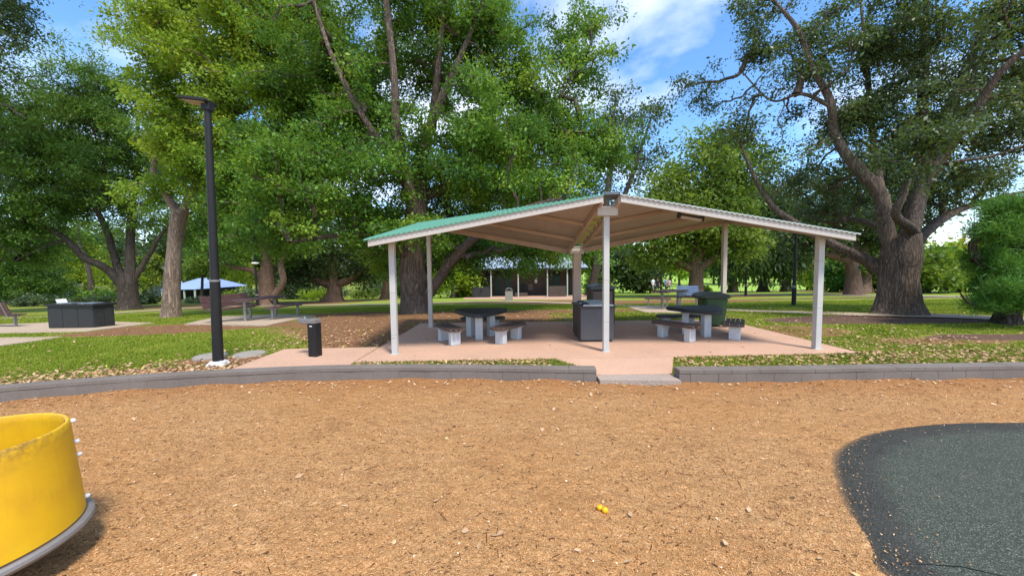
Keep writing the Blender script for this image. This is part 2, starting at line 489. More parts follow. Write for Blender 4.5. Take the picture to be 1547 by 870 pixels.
class MB:
    """collects shapes into one mesh"""
    def __init__(self): self.bm = bmesh.new(); self.mi = 0

    def _fin(self, faces):
        for f in faces: f.material_index = self.mi

    def box(self, c, s, rz=0.0, rx=0.0, ry=0.0, taper=1.0, bevel=0.0):
        m = Matrix.Translation(c) @ Euler((rx, ry, rz)).to_matrix().to_4x4() @ Matrix.Diagonal((*s, 1))
        r = bmesh.ops.create_cube(self.bm, size=1.0)
        vs = r['verts']
        if taper != 1.0:
            for v in vs:
                if v.co.z > 0: v.co.x *= taper; v.co.y *= taper
        bmesh.ops.transform(self.bm, matrix=m, verts=vs)
        fs = set(f for v in vs for f in v.link_faces)
        if bevel > 0:
            es = list(set(e for v in vs for e in v.link_edges))
            rb = bmesh.ops.bevel(self.bm, geom=es, offset=bevel, segments=2, affect='EDGES', profile=0.5)
            fs = set(f for f in fs if f.is_valid) | set(rb['faces'])
        self._fin(fs)
        return self

    def cyl(self, p0, p1, r0, r1=None, seg=16, caps=True):
        p0, p1 = Vector(p0), Vector(p1)
        r1 = r0 if r1 is None else r1
        d = p1 - p0
        q = Vector((0, 0, 1)).rotation_difference(d.normalized()).to_matrix().to_4x4()
        m = Matrix.Translation((p0 + p1) / 2) @ q
        r = bmesh.ops.create_cone(self.bm, cap_ends=caps, segments=seg, radius1=r0, radius2=r1, depth=d.length, matrix=m)
        self._fin(set(f for v in r['verts'] for f in v.link_faces))
        return self

    def ball(self, c, s, seg=14, rot=None):
        m = Matrix.Translation(c) @ (rot.to_4x4() if rot else Matrix.Identity(4)) @ Matrix.Diagonal((*s, 1))
        r = bmesh.ops.create_uvsphere(self.bm, u_segments=seg, v_segments=max(6, seg // 2 + 2), radius=1.0, matrix=m)
        self._fin(set(f for v in r['verts'] for f in v.link_faces))
        return self

    def prism(self, pts, z0, z1, bevel=0.0):
        vb = [self.bm.verts.new((x, y, z0)) for x, y in pts]
        vt = [self.bm.verts.new((x, y, z1)) for x, y in pts]
        n = len(pts)
        fs = [self.bm.faces.new(vt), self.bm.faces.new(vb[::-1])]
        for i in range(n):
            fs.append(self.bm.faces.new((vb[i], vb[(i + 1) % n], vt[(i + 1) % n], vt[i])))
        if bevel > 0:
            es = list(set(e for f in fs[:2] for e in f.edges))
            rb = bmesh.ops.bevel(self.bm, geom=es, offset=bevel, segments=2, affect='EDGES', profile=0.5)
            fs = [f for f in fs if f.is_valid] + list(rb['faces'])
        self._fin(fs)
        return self

    def quad(self, *ps):
        f = self.bm.faces.new([self.bm.verts.new(p) for p in ps])
        self._fin([f])
        return self

    def lathe(self, prof, c=(0, 0, 0), seg=32):
        rings = []
        for r, z in prof:
            rings.append([self.bm.verts.new((c[0] + r * math.cos(2 * math.pi * k / seg), c[1] + r * math.sin(2 * math.pi * k / seg), c[2] + z)) for k in range(seg)])
        fs = []
        for a, b in zip(rings, rings[1:]):
            for k in range(seg):
                fs.append(self.bm.faces.new((a[k], a[(k + 1) % seg], b[(k + 1) % seg], b[k])))
        self._fin(fs)
        return self

    def build(self, name, mat, parent=None, smooth=False, label=None):
        bmesh.ops.recalc_face_normals(self.bm, faces=self.bm.faces)
        me = bpy.data.meshes.new(name)
        self.bm.to_mesh(me)
        self.bm.free()
        for m in (mat if isinstance(mat, (list, tuple)) else [mat]): me.materials.append(m)
        if smooth:
            for p in me.polygons: p.use_smooth = True
            try:
                me.set_sharp_from_angle(angle=R(40))
            except Exception:
                pass
        o = link(name, me, parent)
        if label: o['label'] = label
        return o


def catmull(P, per=6):
    P = np.asarray(P, float)
    if len(P) < 3:
        t = np.linspace(0, 1, per + 1)[:, None]
        return P[0] * (1 - t) + P[-1] * t
    Q = np.vstack([2 * P[0] - P[1], P, 2 * P[-1] - P[-2]])
    out = []
    for i in range(1, len(Q) - 2):
        p0, p1, p2, p3 = Q[i - 1:i + 3]
        for t in np.linspace(0, 1, per, endpoint=False):
            out.append(0.5 * ((2 * p1) + (-p0 + p2) * t + (2 * p0 - 5 * p1 + 4 * p2 - p3) * t ** 2 + (-p0 + 3 * p1 - 3 * p2 + p3) * t ** 3))
    out.append(Q[-2])
    return np.array(out)


class Tubes:
    def __init__(self): self.V = []; self.L = []; self.n = 0; self.nf = 0

    def add(self, P, r, sides=8, flare=0.0, lumpy=0.0, cap=True):
        P = np.asarray(P, float); r = np.asarray(r, float)
        k = len(P)
        T = np.gradient(P, axis=0)
        T /= np.linalg.norm(T, axis=1)[:, None] + 1e-9
        ref = np.array([1.0, 0, 0]) if abs(T[0][0]) < 0.8 else np.array([0, 1.0, 0])
        U = np.zeros_like(P)
        u = ref - T[0] * ref.dot(T[0])
        for i in range(k):
            u = u - T[i] * u.dot(T[i])
            u /= np.linalg.norm(u) + 1e-9
            U[i] = u
        W = np.cross(T, U)
        th = np.linspace(0, 2 * np.pi, sides, endpoint=False)
        rr = np.repeat(r[:, None], sides, 1)
        if lumpy:
            ph = rng.uniform(0, 6.28, 4)
            s = np.concatenate(([0], np.cumsum(np.linalg.norm(np.diff(P, axis=0), axis=1))))[:, None]
            rr = rr * (1 + lumpy * (np.sin(3 * th + ph[0] + 0.35 * s) * 0.6 + np.sin(5 * th + ph[1] - 0.5 * s) * 0.5 + np.sin(2 * th + ph[2] + 1.1 * s) * 0.4 + 0.5 * np.sin(2.3 * s + ph[3])))
        if flare:
            h = (P[:, 2] - P[0, 2])[:, None]
            ph = rng.uniform(0, 6.28, 2)
            fl = np.exp(-h / 0.42) + 0.35 * np.exp(-h / 1.1)
            rr = rr * (1 + flare * fl * (1 + 0.38 * np.sin(5 * th + ph[0]) + 0.3 * np.sin(3 * th + ph[1])))
        V = P[:, None, :] + rr[:, :, None] * (np.cos(th)[None, :, None] * U[:, None, :] + np.sin(th)[None, :, None] * W[:, None, :])
        base = self.n
        a = (np.arange(k - 1)[:, None] * sides + np.arange(sides)[None, :])
        b = (np.arange(k - 1)[:, None] * sides + (np.arange(sides)[None, :] + 1) % sides)
        Q = np.stack([a, b, b + sides, a + sides], -1).reshape(-1, 4) + base
        self.V.append(V.reshape(-1, 3)); self.L.append(Q)
        self.n += k * sides

    def mesh(self, name, mat, origin):
        V = np.vstack(self.V) - np.array(origin)
        Q = np.vstack(self.L)
        return fast_mesh(name, V, Q.ravel(), np.full(len(Q), 4), mat, smooth=True)


def unit(a): return a / (np.linalg.norm(a, axis=-1, keepdims=True) + 1e-9)


def leaf_mesh(name, C, crad, per, L, ratio, mat, origin, droop=0.2, flat=0.65, lvbase=0.5, lvspread=0.22, up=0.8, clvar=0.18, outdir=None, spread=1.0, cl_off=0.0):
    """many small leaf faces round the clump centres C"""
    C = np.asarray(C, float)
    n = len(C)
    cnt = np.maximum(4, rng.poisson(per, n))
    idx = np.repeat(np.arange(n), cnt)
    N = len(idx)
    cr = np.asarray(crad, float)
    if cr.ndim == 0: cr = np.full(n, float(cr))
    off = rng.normal(0, 0.52, (N, 3)) * cr[idx][:, None]
    off[:, 2] *= flat
    P = C[idx] + off
    d = unit(rng.normal(0, 1, (N, 3)) * spread + unit(off + 1e-6) * 0.8 + np.array([0, 0, -droop * 2]))
    if outdir is not None:
        d = unit(d * 0.6 + outdir[idx])
    nn = unit(rng.normal(0, 0.52, (N, 3)) + np.array([0, 0, up]) + rng.normal(0, 0.5, (n, 3))[idx])
    s = unit(np.cross(d, nn))
    l = (L * np.clip(rng.lognormal(-0.05, 0.33, N), 0.4, 1.9))[:, None]
    w = l * ratio * 0.5
    nz = np.cross(s, d)
    p0 = P
    p1 = P + d * l * 0.45 + s * w + nz * l * 0.07
    p2 = P + d * l
    p3 = P + d * l * 0.45 - s * w + nz * l * 0.07
    V = np.stack([p0, p1, p2, p3], 1).reshape(-1, 3) - np.array(origin)
    cl = rng.normal(0, clvar, n) + cl_off
    lv = np.clip(lvbase + cl[idx] + rng.normal(0, lvspread, N), 0, 1)
    return fast_mesh(name, V, np.arange(4 * N), np.full(N, 4), mat, {'lv': ('FACE', lv)})


def sample_blob(c, r, n, power=0.42):
    d = unit(rng.normal(0, 1, (n, 3)))
    q = rng.uniform(0, 1, n) ** power
    lump = 1 + 0.16 * np.sin(d[:, 0] * 5 + c[0] * 3) * np.sin(d[:, 2] * 6 + c[2]) + rng.normal(0, 0.07, n)
    return np.asarray(c) + d * (q * lump)[:, None] * np.asarray(r)


def sample_boughs(c, r, n, power, size, k=7):
    """clumps gathered into boughs, so that the crown breaks into leafy pads with gaps between"""
    m = max(2, n // k)
    B = sample_blob(c, np.asarray(r) * 0.96, m, power)
    bs = size * rng.uniform(0.7, 1.35, m)
    i = rng.integers(0, m, n)
    off = rng.normal(0, 0.55, (n, 3)) * bs[i][:, None] * np.array([1, 1, 0.68])
    off[:, 2] -= 0.22 * np.hypot(off[:, 0], off[:, 1]) ** 1.3
    return B[i] + off, i


def grow(tubes, nodes, plen, C, twig=0.011, alpha=0.25, maxr=0.16, sides=4, sag=0.06):
    """link every clump to the branching already there"""
    C = np.asarray(C)
    base_n = len(nodes)
    cap = base_n + 3 * len(C)
    X = np.zeros((cap, 3)); X[:base_n] = nodes
    PL = np.zeros(cap); PL[:base_n] = plen
    par = np.full(cap, -1)
    nn = base_n
    d0 = np.array([np.min(np.sum((X[:base_n] - c) ** 2, 1)) for c in C])
    order = np.argsort(d0)
    for i in order:
        c = C[i]
        d = np.sqrt(np.sum((X[:nn] - c) ** 2, 1))
        j = int(np.argmin(d + alpha * PL[:nn]))
        L = d[j]
        prev = j
        for t in (0.36, 0.7, 1.0):
            p = X[j] * (1 - t) + c * t
            if t < 1: p = p + rng.normal(0, 0.07 * L, 3) + np.array([0, 0, sag * L * math.sin(t * math.pi)])
            X[nn] = p; PL[nn] = PL[prev] + L * 0.34; par[nn] = prev
            prev = nn; nn += 1
    cntd = np.ones(nn)
    for i in range(nn - 1, base_n - 1, -1):
        if par[i] >= 0: cntd[par[i]] += cntd[i]
    rad = np.minimum(twig * np.sqrt(cntd * 0.55), maxr)
    for s in range(base_n, nn, 3):
        ids = [par[s], s, s + 1, s + 2]
        r = [rad[s], rad[s], rad[s + 1], rad[s + 2]]
        r[0] = min(rad[ids[0]] if ids[0] >= base_n else r[1] * 1.3, r[1] * 1.5)
        P = X[ids]
        tubes.add(P if rad[s] < 0.03 else catmull(P, 3), r if rad[s] < 0.03 else np.interp(np.linspace(0, 3, 10), [0, 1, 2, 3], r), 3 if rad[s] < 0.025 else (5 if rad[s] < 0.06 else 7))


def make_tree(name, label, base, limbs, blobs, leaf='camphor', bark='bark_grey', per=70, L=0.12, ratio=0.5, crad=0.5, flare=0.5,
              group=None, twig=0.011, lvbase=0.45, clvar=0.17, sides=14, cat='tree', droop=0.2, flat=0.65, alpha=0.25, dens=1.0, up=0.8, power=0.42, lumpy=0.05, rs=1.0, bough=0.0):
    """limbs: lists of (px, py, dY, radius) ; blobs: (px, py, dY, rx_px, rz_px, n)"""
    Y = base.y
    root = thing(name, label, cat, base, 0, group)
    tb = Tubes()
    nodes, plen = [], []
    for li, limb in enumerate(limbs):
        P = np.array([list(at(a, b, Y + dy)) for a, b, dy, r in limb])
        r = np.array([q[3] for q in limb]) * rs
        if li == 0:
            P[0] = [base.x, base.y, base.z - 0.12]
        S = catmull(P, 7)
        rr = np.interp(np.linspace(0, len(limb) - 1, len(S)), np.arange(len(limb)), r)
        jt = rng.normal(0, 1, (len(S), 3)); jt = (np.roll(jt, 1, 0) + jt * 2 + np.roll(jt, -1, 0)) / 4; jt[0] = 0; S += jt * rr[:, None] * (0.012 if rr[0] > 0.3 else 0.05)
        tb.add(S, rr, max(8, sides if rr[0] > 0.12 else 8), flare if li == 0 else 0.0, lumpy if rr[0] > 0.1 else 0.02)
        k0 = int(len(S) * 0.35) if li == 0 else int(len(S) * 0.2)
        acc = np.concatenate(([0], np.cumsum(np.linalg.norm(np.diff(S, axis=0), axis=1))))
        for i in range(k0, len(S)):
            nodes.append(S[i]); plen.append(acc[i] * 0.3)
    Cs, bough_lv = [], []
    for (a, b, dy, rx, rz, n) in blobs:
        c = at(a, b, Y + dy)
        s = (Y + dy) / F
        n = max(3, int(n * dens))
        rr_ = (rx * s, 0.8 * (rx + rz) / 2 * s, rz * s)
        if bough:
            cc_, bi = sample_boughs(c, rr_, n, power, bough)
            Cs.append(cc_); bough_lv.append(rng.normal(0, clvar * 0.8, bi.max() + 1)[bi])
        else:
            Cs.append(sample_blob(c, rr_, n, power)); bough_lv.append(np.zeros(n))
    C = np.vstack(Cs); bl = np.concatenate(bough_lv)
    ok_ = C[:, 2] > float(gz(base.x, base.y)) + 0.5
    C, bl = C[ok_], bl[ok_]
    grow(tb, np.array(nodes), np.array(plen), C, twig, alpha)
    link('trunk', tb.mesh('trunk', M[bark], base), root)
    me = leaf_mesh('crown', C, crad * rng.uniform(0.75, 1.3, len(C)), per, L, ratio, LEAF[leaf], base, droop, flat, lvbase, 0.11, up, clvar * (0.6 if bough else 1.0), cl_off=bl)
    link('crown', me, root)
    return root


def auto_tree(name, label, bx, by, crowns, tr, **kw):
    """background tree: trunk that forks into its crown lobes"""
    base = G(bx, by)
    s = base.y / F
    cx = sum(c[0] for c in crowns) / len(crowns)
    cyb = max(c[1] + c[4] * 0.3 for c in crowns)
    fx, fy = bx + (cx - bx) * 0.3, min(by - 8, by - (by - cyb) * 0.75)
    limbs = [[(bx, by, 0, tr), (bx + (fx - bx) * 0.4 + 1, by - (by - fy) * 0.5, 0, tr * 0.82), (fx, fy, 0, tr * 0.72)]]
    for (a, b, dy, rx, rz, n) in crowns:
        limbs.append([(fx, fy + 2, 0, tr * 0.62), ((fx + a) / 2 + random.uniform(-4, 4), (fy + b + rz * 0.3) / 2, dy * 0.5, tr * 0.42), (a, b, dy, tr * 0.16)])
    return make_tree(name, label, base, limbs, crowns, **kw)


# ------------------------------------------------------------------ setting: ground, playground, paths
CX = np.array([-40, -20, -14, -9, -6.74, -5.8, -4.33, -2.57, -0.73, 1.24, 2.41, 4.85, 7.3, 14, 40])
CY = np.array([0.5, 1.2, 2.3, 4.0, 4.80, 5.08, 5.38, 5.55, 5.46, 5.27, 5.16, 5.17, 5.2, 5.2, 5.0])


def curb_y(x):
    x = np.asarray(x, float)
    w = [0.06, 0.24, 0.4, 0.24, 0.06]
    return sum(a * np.interp(x + d, CX, CY) for a, d in zip(w, (-1.2, -0.6, 0, 0.6, 1.2)))


def ell(x, y, px, py, rx, ry, rot=0.0, soft=1.0):
    """soft ellipse on the ground, centred where the photograph shows it, radii in metres"""
    c = G(px, py)
    dx, dy = x - c.x, y - c.y
    ca, sa = math.cos(rot), math.sin(rot)
    u, v = (dx * ca + dy * sa) / rx, (-dx * sa + dy * ca) / ry
    d = np.sqrt(u * u + v * v)
    return np.clip((1.25 - d) / (0.5 * soft), 0, 1)


def dirt_mask(x, y):
    m = np.zeros_like(x)
    for a in [(640, 482, 4.6, 3.4), (600, 500, 2.6, 1.6), (560, 515, 1.3, 0.9), (500, 476, 4.0, 1.4), (700, 475, 4.0, 2.0), (545, 524, 0.9, 0.45),
              (290, 492, 3.6, 0.8), (420, 490, 3.0, 0.8), (240, 500, 3.0, 0.8), (360, 545, 1.2, 0.35), (290, 560, 1.5, 0.25),
              (200, 464, 7.0, 2.2), (400, 460, 8.0, 2.0), (505, 456, 8.0, 2.2), (300, 466, 4, 1.0),
              (965, 456, 8.0, 2.2), (1060, 448, 7.0, 2.4), (1180, 440, 18.0, 3.6), (1290, 437, 9.0, 4.0), (1440, 441, 16, 2.2),
              (1200, 500, 1.5, 0.8), (1420, 515, 1.8, 0.45), (860, 470, 4.0, 0.9), (770, 456, 7, 1.4), (1350, 484, 3.0, 0.7), (1160, 512, 0.9, 0.5)]:
        m = np.maximum(m, (0.86 if a[0] < 1100 else 0.66) * ell(x, y, *a))
    return m


def mulch_mask(x, y):
    m = np.zeros_like(x)
    for a in [(1360, 482, 3.6, 0.85), (1520, 509, 1.6, 0.32), (1380, 449, 10.0, 0.9)]:
        m = np.maximum(m, ell(x, y, *a, 0.0, 0.8))
    return m


def field_mask(x, y):
    f = np.clip((y - 36 + 0.15 * x) / 14.0, 0, 1) * np.clip((x + 1) / 8, 0, 1)
    return np.maximum(f, 0.55 * np.clip((y - 22) / 8, 0, 1) * np.clip((x + 16) / 4, 0, 1))


def steps(a, first, grow_, end):
    v = [a]; s = first
    while v[-1] < end:
        v.append(v[-1] + s); s *= grow_
    return np.array(v)


xs = np.concatenate([-steps(14, 0.2, 1.09, 420)[::-1], np.linspace(-14, 14, 200)[1:-1], steps(14, 0.2, 1.09, 420)])
vs_ = np.concatenate([np.linspace(0, 11, 100), 11 + steps(0.12, 0.13, 1.045, 560)])
Xg, Vg = np.meshgrid(xs, vs_)
cyv = curb_y(Xg) + 0.08
fade = np.clip(1 - Vg / 60, 0, 1)
Yg = cyv * fade + 5.2 * (1 - fade) + Vg
Zg = gz(Xg, Yg) + 0.012 * np.sin(Xg * 1.7 + Yg) * np.sin(Yg * 1.3 - 0.6 * Xg) + np.clip((Yg - 150) / 400, 0, 1) * 3.0
# dip under the slab so that nothing pokes through
inside = (Xg > -2.75) & (Xg < 6.1) & (Yg > 5.95) & (Yg < 10.3)
Zg = np.where(inside, np.minimum(Zg, 0.09), Zg)
nv, nx = Xg.shape
Zg = np.where((Xg > 0.75 + np.clip((Yg - 5.3), 0, 1) * -0.2) & (Xg < 2.5 + np.clip(Yg - 5.3, 0, 1) * 0.2) & (Yg < 6.3), -0.06, Zg)
ii = (np.arange(nv - 1)[:, None] * nx + np.arange(nx - 1)[None, :])
Q = np.stack([ii, ii + 1, ii + nx + 1, ii + nx], -1).reshape(-1, 4)
V = np.stack([Xg, Yg, Zg], -1).reshape(-1, 3)
me = fast_mesh('ground', V, Q.ravel(), np.full(len(Q), 4), M['ground'],
               {'dirt': ('POINT', dirt_mask(V[:, 0], V[:, 1])), 'field': ('POINT', field_mask(V[:, 0], V[:, 1])), 'mulch': ('POINT', mulch_mask(V[:, 0], V[:, 1]))}, True)
tag(link('ground', me), kind='structure')

# playground surface of orange wood fines
px_ = np.concatenate([-steps(8, 0.2, 1.12, 40)[::-1], np.linspace(-8, 8, 200)[1:-1], steps(8, 0.2, 1.12, 40)])
tv = np.linspace(0, 1, 120) ** 1.6
Xp, Tp = np.meshgrid(px_, tv)
cyp = curb_y(Xp) + 0.1
Yp = cyp * (1 - Tp) + (-14) * Tp


def play_z(x, y):
    e = np.clip(1 - (curb_y(x) - y) / 0.5, 0, 1)
    return 0.014 * np.sin(x * 2.1 + 1.3 * y) * np.sin(1.7 * y - 0.8 * x) + 0.008 * np.sin(5.1 * x + 2.2) * np.sin(4.3 * y) - 0.016 + 0.02 * e * np.sin(3.1 * x) ** 2


Zp = play_z(Xp, Yp)
nv, nx = Xp.shape
ii = (np.arange(nv - 1)[:, None] * nx + np.arange(nx - 1)[None, :])
Q = np.stack([ii, ii + nx, ii + nx + 1, ii + 1], -1).reshape(-1, 4)
V = np.stack([Xp, Yp, Zp], -1).reshape(-1, 3)
dist = curb_y(V[:, 0]) - V[:, 1]
edge = np.clip(1 - np.abs(dist) / 0.75, 0, 1)
me = fast_mesh('playground', V, Q.ravel(), np.full(len(Q), 4), M['mulch'], {'edge': ('POINT', edge)}, True)
tag(link('playground', me), kind='structure')


# rubber soft-fall area
def in_poly(x, y, poly):
    x = np.asarray(x); y = np.asarray(y)
    c = np.zeros(x.shape, bool)
    n = len(poly)
    for i in range(n):
        x0, y0 = poly[i]; x1, y1 = poly[(i + 1) % n]
        t = ((y0 > y) != (y1 > y)) & (x < (x1 - x0) * (y - y0) / (y1 - y0 + 1e-12) + x0)
        c ^= t
    return c


rp = [Z0(*q) for q in [(1335, 870), (1310, 845), (1300, 818), (1284, 785), (1270, 755), (1262, 730), (1256, 706), (1256, 690), (1266, 674), (1290, 660), (1330, 648), (1385, 640), (1450, 636), (1547, 635)]]
rp = [(p.x, p.y) for p in rp]
rp = [(1.55, -2.0), (1.75, 0.3), (1.9, 1.35)] + rp + [(6.2, 3.85), (8.2, 3.3), (9.3, 1.5), (9.0, -1.0), (7, -2.5), (4, -3.0)]
RP = catmull(np.array([(a, b, 0) for a, b in rp + rp[:3]]), 8)[:-24, :2]
cen = np.array([4.7, 0.9])
rings = [0.0, 0.02, 0.06, 0.12, 0.2, 0.28, 0.36, 0.45]
Vr, Er = [], []
nrm = []
for i in range(len(RP)):
    t = RP[(i + 1) % len(RP)] - RP[i - 1]
    nn_ = np.array([-t[1], t[0]]); nn_ /= np.linalg.norm(nn_)
    if np.dot(nn_, cen - RP[i]) < 0: nn_ = -nn_
    nrm.append(nn_)
nrm = np.array(nrm)
for _ in range(6): nrm = (np.roll(nrm, 1, 0) + nrm * 2 + np.roll(nrm, -1, 0)) / 4
jit = rng.normal(0, 0.006, len(RP))
for d in rings:
    P2 = RP + nrm * (d + (jit[:, None] if d < 0.05 else 0))
    z = -0.02 + 0.05 * (1 - math.exp(-d / 0.11))
    Vr += [(a, b, z) for a, b in P2]; Er += [d] * len(RP)
Vr.append((cen[0], cen[1], 0.032)); Er.append(3.0)
L_, S_ = [], []
n = len(RP)
for k in range(len(rings) - 1):
    for i in range(n):
        j = (i + 1) % n
        L_ += [k * n + i, k * n + j, (k + 1) * n + j, (k + 1) * n + i]; S_.append(4)
k = len(rings) - 1
for i in range(n):
    L_ += [k * n + i, k * n + (i + 1) % n, len(Vr) - 1]; S_.append(3)
me = fast_mesh('rubber_surface', Vr, L_, S_, M['rubber'], {'edge': ('POINT', Er)}, True)
bm = bmesh.new(); bm.from_mesh(me); bmesh.ops.recalc_face_normals(bm, faces=bm.faces)
if sum(f.normal.z for f in bm.faces) < 0: bmesh.ops.reverse_faces(bm, faces=bm.faces)
bm.to_mesh(me); bm.free()
tag(link('rubber_surface', me), kind='structure')


# flat concrete pieces lying on the lawn
def pad(name, pts, mat, z=None, dz=0.035, thick=0.12):
    """pts: ground points (x, y); z None: follows the ground"""
    dense = []
    for i in range(len(pts)):
        a, b = pts[i], pts[(i + 1) % len(pts)]
        k = max(1, int(math.dist(a, b) / 0.5))
        for t in range(k):
            dense.append((a[0] + (b[0] - a[0]) * t / k, a[1] + (b[1] - a[1]) * t / k))
    bm = bmesh.new()
    f = lambda x, y: (z(x, y) if callable(z) else (float(gz(x, y)) + dz if z is None else z))
    vt = [bm.verts.new((x, y, f(x, y))) for x, y in dense]
    vb = [bm.verts.new((x, y, f(x, y) - thick)) for x, y in dense]
    top = bm.faces.new(vt)
    m = len(vt)
    for i in range(m):
        bm.faces.new((vb[i], vb[(i + 1) % m], vt[(i + 1) % m], vt[i]))
    bmesh.ops.triangulate(bm, faces=[top])
    bmesh.ops.recalc_face_normals(bm, faces=bm.faces)
    me = bpy.data.meshes.new(name)
    bm.to_mesh(me); bm.free()
    me.materials.append(mat)
    return tag(link(name, me), kind='structure')


def gp(*q): return [(G(a, b).x, G(a, b).y) for a, b in q]


SLABZ = 0.128
slab_poly = [(-2.66, 6.03), (-0.05, 6.08), (0.58, 6.10), (2.80, 6.12), (4.4, 6.17), (6.05, 6.24), (5.95, 10.25), (-2.60, 10.2)]
pad('shelter_slab', slab_poly, M['slab'], z=SLABZ, thick=0.2)
ramp_z = lambda x, y: 0.05 + (SLABZ - 0.052) * min(1, max(0, (y - 5.42) / 0.66))
pad('entry_path', [(1.25 - 0.55, 6.095), (1.26, 5.42), (2.40, 5.42), (2.74, 6.115)], M['slab'], z=ramp_z, thick=0.15)
pad('entry_threshold', [(1.255, 5.16), (2.395, 5.10), (2.395, 5.416), (1.255, 5.416)], M['threshold'], z=0.046, thick=0.15)
foun_poly = [(G(343, 562).x, float(curb_y(G(343, 562).x)) + 0.16), (G(430, 560).x, float(curb_y(G(430, 560).x)) + 0.16), (G(520, 560).x, float(curb_y(G(520, 560).x)) + 0.16), (-2.665, 6.03), (-2.655, 7.15), gp((430, 529))[0]]
pad('fountain_pad', foun_poly, M['slab'], z=lambda x, y: 0.122 + max(0.0, float(gz(x, y)) - 0.095), thick=0.15)
bbq_pad = gp((-260, 520), (0, 505), (130, 502), (235, 489), (150, 486), (-100, 494))
pad('barbecue_pad', bbq_pad, M['pad'])
pad('side_pad', gp((-120, 531), (0, 524), (95, 510), (0, 511.5), (-120, 514)), M['pad'])
pic_pad = gp((278, 491), (402, 493.5), (478, 478), (430, 475.5), (330, 479))
pad('picnic_pad', pic_pad, M['pad'])
back_pad = gp((948, 465), (975, 473), (1075, 474.5), (1085, 466), (990, 462.5))
pad('far_picnic_pad', back_pad, M['pad'])


def path_strip(name, pts, w, mat, dz=0.03):
    P = catmull(np.array([(a, b, 0) for a, b in pts]), 14)
    T = np.gradient(P, axis=0); T /= np.linalg.norm(T, axis=1)[:, None]
    Nn = np.stack([-T[:, 1], T[:, 0]], -1)
    rows = []
    for s in (-0.5, -0.17, 0.17, 0.5):
        q = P[:, :2] + Nn * w * s
        rows.append(np.stack([q[:, 0], q[:, 1], gz(q[:, 0], q[:, 1]) + dz], -1))
    m = len(P)
    V = np.vstack(rows)
    ii = (np.arange(3)[:, None] * m + np.arange(m - 1)[None, :])
    Q = np.stack([ii, ii + 1, ii + m + 1, ii + m], -1).reshape(-1, 4)
    me = fast_mesh(name, V, Q[:, ::-1].ravel() if True else Q.ravel(), np.full(len(Q), 4), mat, None, True)
    if me.polygons[0].normal.z < 0: me.flip_normals()
    return tag(link(name, me), kind='structure')


path_strip('path', gp((-60, 484), (90, 478), (200, 471.5), (330, 464), (460, 461.5), (600, 459.5), (740, 456), (850, 458), (960, 463), (1060, 467), (1130, 470), (1260, 474.5), (1420, 478), (1547, 484), (1700, 496)), 1.1, M['pad'])
path_strip('side_path', gp((-140, 500), (-20, 494), (60, 489.5), (150, 486)), 0.9, M['pad'])
path_strip('asphalt_path', gp((1560, 450), (1400, 448), (1240, 446), (1100, 445.5)), 2.4, M['mulchgrey'] if 'mulchgrey' in M else M['threshold'])
forecourt = gp((700, 452.5), (880, 453), (890, 449), (700, 448.5))
pad('forecourt', forecourt, M['slab'], dz=0.03)


# ------------------------------------------------------------------ low block edging wall (two lengths with a gap for the entry path)
def edging(name, label, x0, x1, end0, end1):
    o_loc = Vector(((x0 + x1) / 2, float(curb_y((x0 + x1) / 2)) + 0.1, 0))
    xs_ = np.linspace(x0, x1, 400)
    ys_ = curb_y(xs_) + 0.1
    s = np.concatenate(([0], np.cumsum(np.hypot(np.diff(xs_), np.diff(ys_)))))
    root = thing(name, label, 'edging wall', o_loc)

    def course(nm, z0, z1, w, ln, off, gap):
        mb = MB()
        a = -off
        while a < s[-1]:
            b = min(a + ln, s[-1]); a2 = max(a, 0)
            if b - a2 > 0.04:
                pa = np.array([np.interp(a2, s, xs_), np.interp(a2, s, ys_)]); pb = np.array([np.interp(b, s, xs_), np.interp(b, s, ys_)])
                c = (pa + pb) / 2; d = pb - pa
                mb.box((c[0] - o_loc.x + 0, c[1] - o_loc.y + random.uniform(-.002, .002), (z0 + z1) / 2 + random.uniform(-.001, .001)), (np.linalg.norm(d) - gap, w, z1 - z0), rz=math.atan2(d[1], d[0]), bevel=0.0035)
            a += ln
        mb.build(nm, M['edging'], root)
    course('capping', 0.118, 0.172, 0.205, 0.40, 0.05, 0.0022)
    course('base_course', -0.05, 0.1165, 0.192, 0.40, 0.24, 0.0022)
    return root


edging('edging_wall', 'low charcoal block edging wall curving past the drinking fountain and lamp post', -15, 1.24, 0, 0)
edging('edging_wall', 'low charcoal block edging wall running straight below the right shelter post', 2.41, 15, 0, 0)
# ------------------------------------------------------------------ the picnic shelter
PX = (-2.15, 1.70, 5.55)
YF, YB = 6.58, 9.53
ry0, ry1 = 6.22, 9.98            # front and rear roof edges
rx0, rxm, rx1 = -2.43, 1.70, 5.83
half_gap = 0.13
z_fl, z_fm, z_bl, z_bm = 2.15, 2.85, 2.88, 2.13   # underside heights: front side / front middle / back side / back middle


def roof_z(x, y):
    v = (y - ry0) / (ry1 - ry0)
    u = min(1.0, max(0.0, abs(x - rxm) - half_gap) / (rx1 - rxm - half_gap))
    v = min(1.02, max(-0.02, v))
    if v < u:                                   # front / side triangle
        return z_fm + (z_fl - z_fm) * u + (z_bl - z_fl) * v
    return z_fm + (z_bm - z_fm) * v + (z_bl - z_bm) * u     # rear / middle triangle


sh = thing('picnic_shelter', 'open park shelter with twisted green corrugated roof on six white square posts', 'shelter', (rxm, (YF + YB) / 2, SLABZ))
o = Vector(sh.location)


def loc(x, y, z): return (x - o.x, y - o.y, z - o.z)


